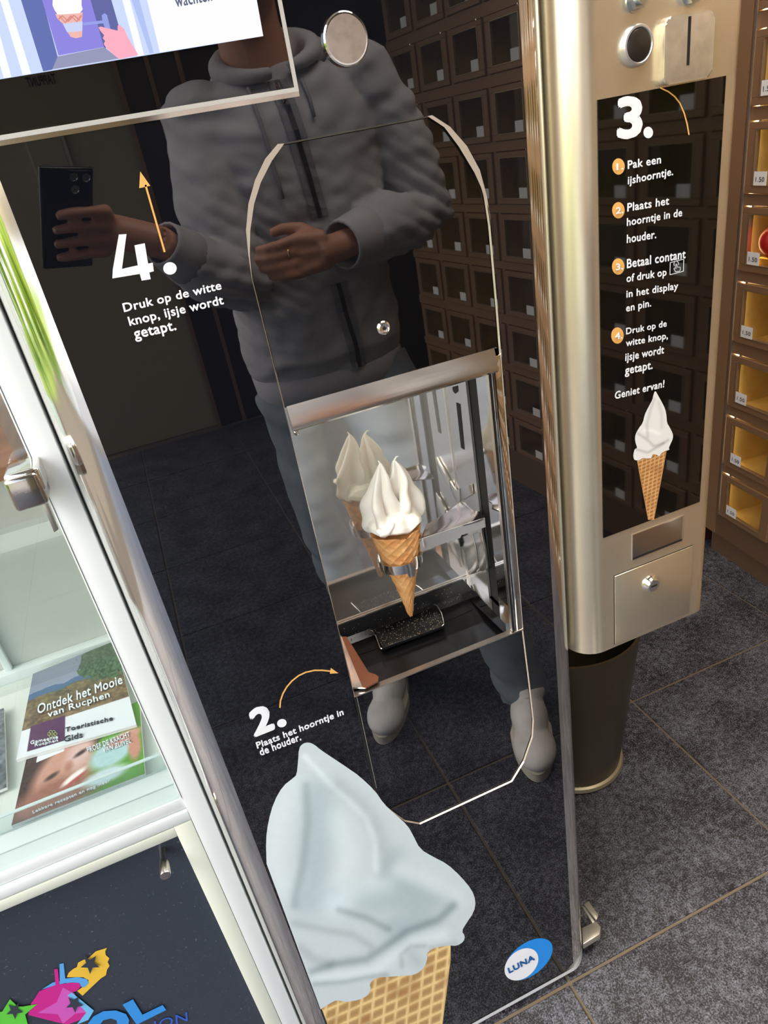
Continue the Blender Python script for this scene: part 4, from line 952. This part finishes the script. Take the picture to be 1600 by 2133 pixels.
GZ = lambda z: (lambda u, v: G(u, v, z))
def gtext(nm, s, a, b, c, m, parent, z, bold=.0): text(nm, s, tuple(G(*a, z)), tuple(G(*b, z)), tuple(G(*c, z)), m, parent, bold, off=(0, 0, .0012))
Z6 = lambda u, v: (u/3.81, 1300+v/3.81)
gtext('cover_text', 'Ontdek het Mooie', Z6(300, 725), Z6(978, 480), Z6(302, 645), white_print, b2, zb_, .02)
gtext('cover_text', 'van Rucphen', Z6(385, 765), Z6(880, 600), Z6(380, 700), white_print, b2, zb_, .02)
dk = mat('cover ink', srgb(60, 62, 70), .6)
gtext('cover_text', 'Toeristische', Z6(520, 865), Z6(900, 770), Z6(522, 830), dk, b2, zb_, .012)
gtext('cover_text', 'Gids', Z6(512, 945), Z6(660, 905), Z6(512, 900), dk, b2, zb_, .012)
gtext('cover_text', 'Gemeente', Z6(245, 962), Z6(465, 915), Z6(246, 935), white_print, b2, zb_, .01)
gtext('cover_text', 'Rucphen', Z6(280, 985), Z6(465, 945), Z6(280, 958), white_print, b2, zb_, .01)
for k in range(6):
    a = k*math.pi/3; c_ = Z6(415, 872); ring_ = [(c_[0]+6.5*math.cos(a)+3.4*math.cos(t), c_[1]+4.8*math.sin(a)+3.0*math.sin(t)) for t in np.linspace(0, 2*math.pi, 12)]
    q = [G(u, v, zb_+.0012) for u, v in ring_]; bm = bmesh.new(); tube_bm(bm, q, .0003, 4); bm_obj('cover_flower', bm, mat('flower green', srgb(176, 196, 96), .5), b2)
gtext('cover_text', 'PROEF DE KRACHT', Z6(700, 1030), Z6(1038, 900), Z6(690, 990), white_print, b1, zb_-.005, .01)
gtext('cover_text', 'VAN ZUIVEL', Z6(822, 1030), Z6(1045, 950), Z6(818, 992), white_print, b1, zb_-.005, .01)
gtext('cover_text', 'Lekkere recepten en nog meer', Z6(265, 1520), Z6(880, 1265), Z6(262, 1490), white_print, b1, zb_-.005, .015)
b3 = booklet('grey_leaflet', [(-60, 1500), (0+8, 1475), (-80, 1680), (14, 1640)], zb_-.006, lambda s, t: lin(np.ones((len(s), 3))*np.array([96, 104, 110.])+(vnoise(s*6, t*40)-.5)[:, None]*70), 20, 60, 'dark grey leaflet left of the booklets at the picture edge', 'leaflet')
acr = empty('acrylic_holder', G(160, 1620, .765), 'clear acrylic lip standing in front of the booklets', 'holder')
a, b = G(-60, 1704, .770), G(312, 1553, .770); prism('acrylic_front', [Vector((a.x, .088, .7400)), Vector((-.125, .088, .7400)), Vector((-.125, .088, .764)), Vector((a.x, .088, .764))], (0, .003, 0), glass('acrylic', (.93, .97, .97), .10), acr)
box('acrylic_edge', a.x, -.125, .0875, .0915, .764, .7655, mat('acrylic edge', srgb(206, 220, 222), .2), acr)

# ================================================================== PHONE
def cf(x, y, z): return CAM+right*x+down*y+fwd*z
phone = empty('smartphone', cf(-.022, .055, -.006), 'black smartphone held up by the left hand towards the machine', 'phone')
PM = Matrix((right, down, fwd)).transposed().to_4x4()
def cbox(nm, x0, x1, y0, y1, z0, z1, m, bev=0):
    bm = add_box(bmesh.new(), x0, x1, y0, y1, z0, z1, bev, 3)
    for v in bm.verts: v.co = cf(*v.co)
    return bm_obj(nm, bm, m, phone, angle=40)
cbox('body', -.060, .016, -.022, .132, -.0115, -.0045, mat('phone case', srgb(14, 15, 18), .25), .003)
cbox('camera_module', -.022, .013, -.019, .018, -.0046, -.0032, mat('module glass', srgb(10, 10, 12), .08), .0006)
for x, y in ((-.012, .008), (-.014, -.010), (.004, -.009)):
    bm = bmesh.new(); lathe_bm(bm, [(0, -.0034), (.0062, -.0034), (.0062, -.0022), (.0055, -.0022), (.005, -.003), (0, -.003)], 24, (0, 0, 0), 'Z', False)
    for v in bm.verts: v.co = cf(v.co.x+x, v.co.y+y, v.co.z)
    bm_obj('lens', bm, chrome, phone, angle=30)
cbox('screen', -.058, .014, -.020, .130, -.0120, -.0114, mat('phone screen', srgb(20, 22, 26), .05))

# ================================================================== PERSON (photographer, seen in the reflection)
person = empty('person', (.42, -.80, 0), 'person in grey zip hoodie and jeans photographing the machine, seen reflected', 'person')
skin = mat('skin', srgb(196, 142, 118), .5, sss=.1)
hood_m = mat('grey sweat fabric', srgb(192, 190, 194), .9, bump=(500, .4, .001), noise=(7, srgb(174, 172, 178), .35, .7))
def ell(bm, c, rx, ry, rz, rot=None, n=2):
    q = bmesh.ops.create_icosphere(bm, subdivisions=3, radius=1); m = Matrix.Diagonal((rx, ry, rz)); 
    for v in q['verts']:
        p = m @ v.co
        if rot: p = rot @ p
        v.co = p+Vector(c)
def loft(bm, secs, n=28):
    """secs: centre, half-width x, half-depth y"""
    rings = []
    for c, a, b in secs: rings.append([bm.verts.new(Vector(c)+Vector((a*math.copysign(abs(math.cos(t))**.85, math.cos(t)), b*math.copysign(abs(math.sin(t))**.85, math.sin(t)), 0))) for t in [2*math.pi*k/n for k in range(n)]])
    for p, q in zip(rings, rings[1:]):
        for i in range(n): bm.faces.new((p[i], p[(i+1) % n], q[(i+1) % n], q[i]))
    bm.faces.new(rings[0][::-1]); bm.faces.new(rings[-1])
BX, BY = .375, -.88
shL, shR = Vector((.215, BY, 1.445)), Vector((.555, BY+.01, 1.475))
elL, elR = Vector((.205, -.77, 1.155)), Vector((.630, -.84, 1.210))
wrL, wrR = Vector((.085, -.665, 1.270)), Vector((.400, -.715, 1.195))
def hand_pts(bm, wrist, palm, knuckles, tips_, r=.0085, thumb=None):
    tube_bm(bm, [wrist, wrist.lerp(palm, .5), palm], [.026, .027, .027], 14)
    for k, tps in zip(knuckles, tips_): tube_bm(bm, [palm.lerp(k, .1), k]+tps, [.014, r+.0018]+[r]*(len(tps)-1)+[r*.82], 12)
    if thumb: tube_bm(bm, thumb, [.015, .0125, .0105, .0088], 12)
bm = bmesh.new()
hc = Vector((.340, -.835, 1.668))
hr = Matrix.Rotation(math.radians(22), 3, 'X') @ Matrix.Identity(3)
hr = Matrix.Rotation(math.radians(14), 3, 'Z') @ Matrix.Rotation(math.radians(-20), 3, 'X')
def hp_(x, y, z): return hc+hr @ Vector((x, y, z))
ell(bm, hp_(0, -.012, .022), .075, .094, .092, hr); ell(bm, hp_(0, .012, -.045), .060, .072, .070, hr); ell(bm, hp_(0, .055, -.095), .028, .024, .022, hr)
ell(bm, hp_(0, .088, -.032), .0105, .015, .012, hr); ell(bm, hp_(0, .083, -.008), .009, .014, .024, hr)
for s in (-1, 1):
    ell(bm, hp_(s*.076, -.005, -.018), .010, .020, .032, hr); ell(bm, hp_(s*.030, .070, .012), .020, .014, .008, hr); ell(bm, hp_(s*.036, .058, -.035), .024, .024, .022, hr)
ell(bm, hp_(0, .080, -.062), .024, .010, .007, hr); ell(bm, hp_(0, .078, -.073), .020, .010, .006, hr)
tube_bm(bm, [hp_(0, -.02, -.05), Vector((.350, -.87, 1.56)), Vector((.365, -.88, 1.46))], [.058, .058, .070], 20)
loft(bm, [((BX, BY, .95), .14, .09), ((BX, BY, 1.1), .13, .085), ((BX, BY, 1.3), .15, .09), ((BX, BY, 1.44), .15, .07), ((BX, BY, 1.49), .07, .05)])
tube_bm(bm, [shL, elL, wrL], [.048, .038, .026], 14); tube_bm(bm, [shR, elR, wrR], [.048, .038, .027], 14)
hipL, hipR = Vector((.295, -.88, .93)), Vector((.470, -.88, .93)); knL, knR = Vector((.29, -.80, .52)), Vector((.575, -.735, .52)); anL, anR = Vector((.375, -.860, .10)), Vector((.635, -.585, .10))
tube_bm(bm, [hipL, knL, anL], [.078, .052, .036], 14); tube_bm(bm, [hipR, knR, anR], [.078, .052, .036], 14)
tube_bm(bm, [anL, anL+Vector((-.04, .07, -.058))], [.032, .02], 10); tube_bm(bm, [anR, anR+Vector((-.03, .07, -.058))], [.032, .02], 10)
# right hand across the belly: fingers point to -X
pc = Vector((.350, -.700, 1.194)); kn = [pc+Vector((-.040, .004, dz)) for dz in (.032, .012, -.008, -.027)]
tips = []
for k, L_, dz in zip(kn, (.066, .072, .068, .054), (-.003, -.001, .001, .003)): tips.append([k+Vector((-L_*.45, .010, dz)), k+Vector((-L_*.75, .004, dz*1.5)), k+Vector((-L_, -.012, dz*1.8))])
hand_pts(bm, wrR, pc, kn, tips, .0088, [pc+Vector((.01, -.005, .025)), pc+Vector((-.015, -.02, .045)), pc+Vector((-.045, -.028, .05)), pc+Vector((-.07, -.03, .046))])
for dz in (.022, .004, -.016): tube_bm(bm, [pc+Vector((.02, 0, dz)), pc+Vector((-.035, .003, dz*1.4))], [.017, .013], 10)
# left hand round the phone: fingers lie across its back
pl = cf(.052, .082, -.018)
kl = [cf(.034, .040+.0225*k, -.004+.001*k) for k in range(4)]
tl_ = [[cf(.012-.002*k, .037+.0225*k, .0045), cf(-.022+.001*k, .039+.0225*k, .0045), cf(-.050+.004*abs(k-1.5), .044+.022*k, .0035)] for k in range(4)]
hand_pts(bm, wrL, pl, kl, tl_, .0082, [cf(.048, .075, -.022), cf(.030, .062, -.030), cf(.008, .050, -.027), cf(-.012, .044, -.024)])
for k in range(3): tube_bm(bm, [pl, cf(.036, .055+.020*k, -.010)], [.018, .013], 10)
fuse('body', bm, skin, person, .0042, 5, .5)
for s in (-1, 1):
    e = bmesh.new(); ell(e, hp_(s*.030, .066, .000), .0125, .012, .0095, hr); eo = bm_obj('eye', e, mat('eye white', srgb(235, 232, 228), .2), person, smooth=True)
    e = bmesh.new(); ell(e, hp_(s*.030, .0745, -.001), .0055, .0045, .0055, hr); bm_obj('iris', e, mat('iris', srgb(60, 44, 34), .2), eo, smooth=True)
e = bmesh.new(); ell(e, hp_(0, -.024, .035), .083, .095, .094, hr); ell(e, hp_(0, -.060, -.010), .070, .055, .075, hr); ell(e, hp_(0, .035, .090), .060, .045, .030, hr)
fuse('hair', e, mat('brown hair', srgb(74, 52, 38), .7, bump=(120, .6, .004)), person, .005, 3)
e = bmesh.new(); ell(e, hp_(0, .0865, -.067), .023, .006, .0035, hr); bm_obj('lips', e, mat('lips', srgb(176, 104, 96), .4), person, smooth=True)
# hoodie
bm = bmesh.new()
loft(bm, [((.372, BY, .945), .165, .112), ((.372, BY, .99), .178, .125), ((.372, BY, 1.06), .172, .122), ((.372, BY, 1.18), .168, .122), ((.375, BY, 1.30), .182, .128), ((.380, BY, 1.40), .190, .118), ((.382, BY, 1.46), .165, .095), ((.38, BY, 1.50), .09, .07)])
ell(bm, shL+Vector((.012, 0, -.01)), .070, .075, .065); ell(bm, shR+Vector((-.012, 0, -.01)), .070, .075, .065)
tube_bm(bm, [shL+Vector((.02, 0, 0)), shL.lerp(elL, .5)+Vector((-.005, 0, 0)), elL, elL.lerp(wrL, .4), elL.lerp(wrL, .72)], [.072, .064, .060, .056, .046], 18)
tube_bm(bm, [shR+Vector((-.02, 0, 0)), shR.lerp(elR, .5)+Vector((.008, 0, 0)), elR, elR.lerp(wrR, .4), elR.lerp(wrR, .72)], [.074, .066, .064, .062, .055], 18)
_r = np.random.RandomState(5)
def wrinkle(me):
    n_ = len(me.vertices); co = np.empty(n_*3); me.vertices.foreach_get('co', co); co = co.reshape(-1, 3); no = np.empty(n_*3); me.vertices.foreach_get('normal', no); no = no.reshape(-1, 3)
    w_ = vnoise(co[:, 0]*14+co[:, 2]*16+5, co[:, 2]*34-co[:, 0]*18)+.6*vnoise(co[:, 0]*30, co[:, 2]*60+co[:, 1]*30)
    for cen in (elL, elR):
        d = np.linalg.norm(co-np.array(cen), axis=1); w_ += np.exp(-(d/.13)**2)*1.0*np.abs(np.sin(co[:, 0]*70+co[:, 2]*95+co[:, 1]*30))
    co += no*((w_-.8)*.009)[:, None]; me.vertices.foreach_set('co', co.ravel()); me.update()
ho = fuse('hoodie', bm, hood_m, person, .006, 4, .5, wrinkle)
bvh = BVHTree.FromPolygons([v.co.copy() for v in ho.data.vertices], [p.vertices[:] for p in ho.data.polygons])
iw = world_of(person)
def on_front(x, z, lift=.002):
    off = ho.matrix_parent_inverse
    mw = world_of(person) @ ho.matrix_parent_inverse
    h = bvh.ray_cast(mw.inverted() @ Vector((x, -.4, z)), Vector((0, -1, 0)))
    y = (mw @ h[0]).y if h[0] else BY+.12
    return Vector((x, min(y, BY+.16)+lift, z))
# hood around the neck
bm = bmesh.new(); ring_ = []
for k in range(21):
    t = math.pi*(-.5)+2*math.pi*k/20
    t = math.radians(100)+math.radians(340)*k/20
    ring_.append(Vector((.372+.088*math.cos(t), BY+.012+.085*math.sin(t), 1.515+.028*(-math.sin(t))+.012*math.cos(t))))
tube_bm(bm, ring_, [.010+.014*math.sin(math.pi*k/20) for k in range(21)], 12)
ell(bm, (.385, BY-.095, 1.47), .115, .055, .085); ell(bm, (.40, BY-.05, 1.52), .12, .05, .04)
fuse('hood', bm, hood_m, person, .006, 4, .5, lambda me: None)
def band(nm, xs, wd, lift, m):
    L = [on_front(x-wd/2, z, lift) for x, z in xs]; R_ = [on_front(x+wd/2, z, lift) for x, z in xs]; n_ = len(xs)
    return from_py(nm, L+R_, [(i, i+1, n_+i+1, n_+i) for i in range(n_-1)], m, person)
zl = [(.362+(1.50-z)*.09, z) for z in np.linspace(1.475, .95, 40) if not (1.125 < z < 1.24)]
up_, lo_ = [q for q in zl if q[1] > 1.2], [q for q in zl if q[1] < 1.2]
zipm = mat('zip dark', srgb(40, 40, 44), .5); seam = mat('placket fabric', srgb(140, 138, 144), .9)
for part in (up_, lo_):
    band('zip_placket', part, .034, .003, seam); band('zip', part, .009, .0045, zipm)
tube('zip_pull', [on_front(.362, 1.468, .006), on_front(.364, 1.44, .008)], .003, chrome, person, 8)
for xs in ([(.312, 1.47), (.315, 1.42), (.318, 1.37), (.322, 1.32), (.323, 1.29)], [(.408, 1.47), (.412, 1.44), (.41, 1.41)]):
    tube('drawstring', [on_front(x, z, .005) for x, z in xs], .0032, seam, person, 8)
def cuff(c0, c1, r0, r1, nm='cuff'):
    bm = bmesh.new(); ax_ = (c1-c0); n_ = 40; a = ax_.orthogonal().normalized(); b = ax_.normalized().cross(a); rows = []
    for j, t in enumerate((0, .08, .5, .92, 1, 1, .5)):
        rr = (r0*(1-t)+r1*t)+(-.006 if j in (0,) else 0)-(.004 if j >= 5 else 0)
        rows.append([bm.verts.new(c0+ax_*t+(a*math.cos(q)+b*math.sin(q))*(rr+.0009*(k % 2))) for k, q in enumerate([2*math.pi*k/n_ for k in range(n_)])])
    for p, q in zip(rows, rows[1:]):
        for i in range(n_): bm.faces.new((p[i], p[(i+1) % n_], q[(i+1) % n_], q[i]))
    return bm_obj(nm, bm, hood_m, person, smooth=True)
cuff(elL.lerp(wrL, .66), elL.lerp(wrL, .97), .046, .036); cuff(elR.lerp(wrR, .66), elR.lerp(wrR, .97), .054, .044)
bm = bmesh.new(); loft(bm, [((.372, BY, .895), .158, .105), ((.372, BY, .90), .163, .110), ((.372, BY, .95), .168, .114), ((.372, BY, .955), .16, .10)], 60)
bm_obj('hem_band', bm, hood_m, person, smooth=True)
# jeans
bm = bmesh.new()
loft(bm, [((.382, BY, .84), .165, .112), ((.378, BY, .92), .155, .105), ((.376, BY, .97), .145, .095)])
tube_bm(bm, [hipL+Vector((0, 0, -.02)), hipL.lerp(knL, .5), knL, knL.lerp(anL, .5), anL+Vector((0, -.01, -.045))], [.094, .084, .070, .066, .060], 18)
tube_bm(bm, [hipR+Vector((0, 0, -.02)), hipR.lerp(knR, .5), knR, knR.lerp(anR, .5), anR+Vector((0, -.01, -.045))], [.094, .084, .070, .066, .060], 18)
def wr2(me):
    n_ = len(me.vertices); co = np.empty(n_*3); me.vertices.foreach_get('co', co); co = co.reshape(-1, 3); no = np.empty(n_*3); me.vertices.foreach_get('normal', no); no = no.reshape(-1, 3)
    w_ = vnoise(co[:, 0]*12+co[:, 2]*8, co[:, 2]*30+co[:, 1]*10); co += no*((w_-.5)*.012)[:, None]; me.vertices.foreach_set('co', co.ravel()); me.update()
fuse('jeans', bm, mat('washed denim', srgb(122, 134, 146), .85, noise=(10, srgb(146, 156, 164), .35, .7), bump=(600, .3, .0008)), person, .006, 4, .5, wr2)
def shoe(an, d):
    d = Vector(d).normalized(); sd = Vector((d.y, -d.x, 0)); root_c = Vector((an.x, an.y, 0))
    bm = bmesh.new()
    def sp(f, s, z): return root_c+d*f+sd*s+Vector((0, 0, z))
    rot = Matrix((d, sd, Vector((0, 0, 1)))).transposed()
    ell(bm, sp(-.03, 0, .055), .055, .042, .055, rot); ell(bm, sp(.06, 0, .055), .085, .045, .045, rot); ell(bm, sp(.145, .002, .042), .072, .050, .036, rot); ell(bm, sp(-.005, 0, .085), .055, .050, .050, rot)
    up = fuse('shoe_upper', bm, mat('white leather', srgb(244, 242, 238), .5, noise=(12, srgb(214, 210, 206), .45, .75)), person, .0045, 5, .5, lambda me: None)
    bm = bmesh.new(); L = []
    for t in np.linspace(0, 2*math.pi, 40, endpoint=False):
        f = .065+.152*math.cos(t); s = (.050 if math.cos(t) > 0 else .043)*math.sin(t)*(1+.08*math.cos(t)); L.append(sp(f, s, .002))
    add_prism(bm, L, (0, 0, .026)); bm_obj('shoe_sole', bm, mat('pale rubber', srgb(222, 216, 200), .6), up, angle=40)
    for k in range(5):
        f = .045+.020*k; tube('shoe_lace', [sp(f, -.026, .088-.008*k), sp(f+.006, 0, .102-.010*k), sp(f, .026, .088-.008*k)], .0028, mat('lace', srgb(228, 224, 218), .8), up, 6)
shoe(anL, (-.48, .80, 0)); shoe(anR, (-.40, .85, 0))
rg = kn[1].lerp(tips[1][0], .45); bm = bmesh.new(); N = 28; rows = []
for i in range(N):
    a = 2*math.pi*i/N; rows.append([bm.verts.new(rg+Vector((dx, math.cos(a)*r, math.sin(a)*r))) for dx, r in ((-.002, .0108), (.002, .0108), (.002, .0097), (-.002, .0097))])
for i in range(N):
    for k in range(4): bm.faces.new((rows[i][k], rows[(i+1) % N][k], rows[(i+1) % N][(k+1) % 4], rows[i][(k+1) % 4]))
tagp(bm_obj('finger_ring', bm, mat('gold ring', (.9, .66, .3), .15, 1.0), smooth=True), 'gold ring on the right hand of the reflected person', 'ring')
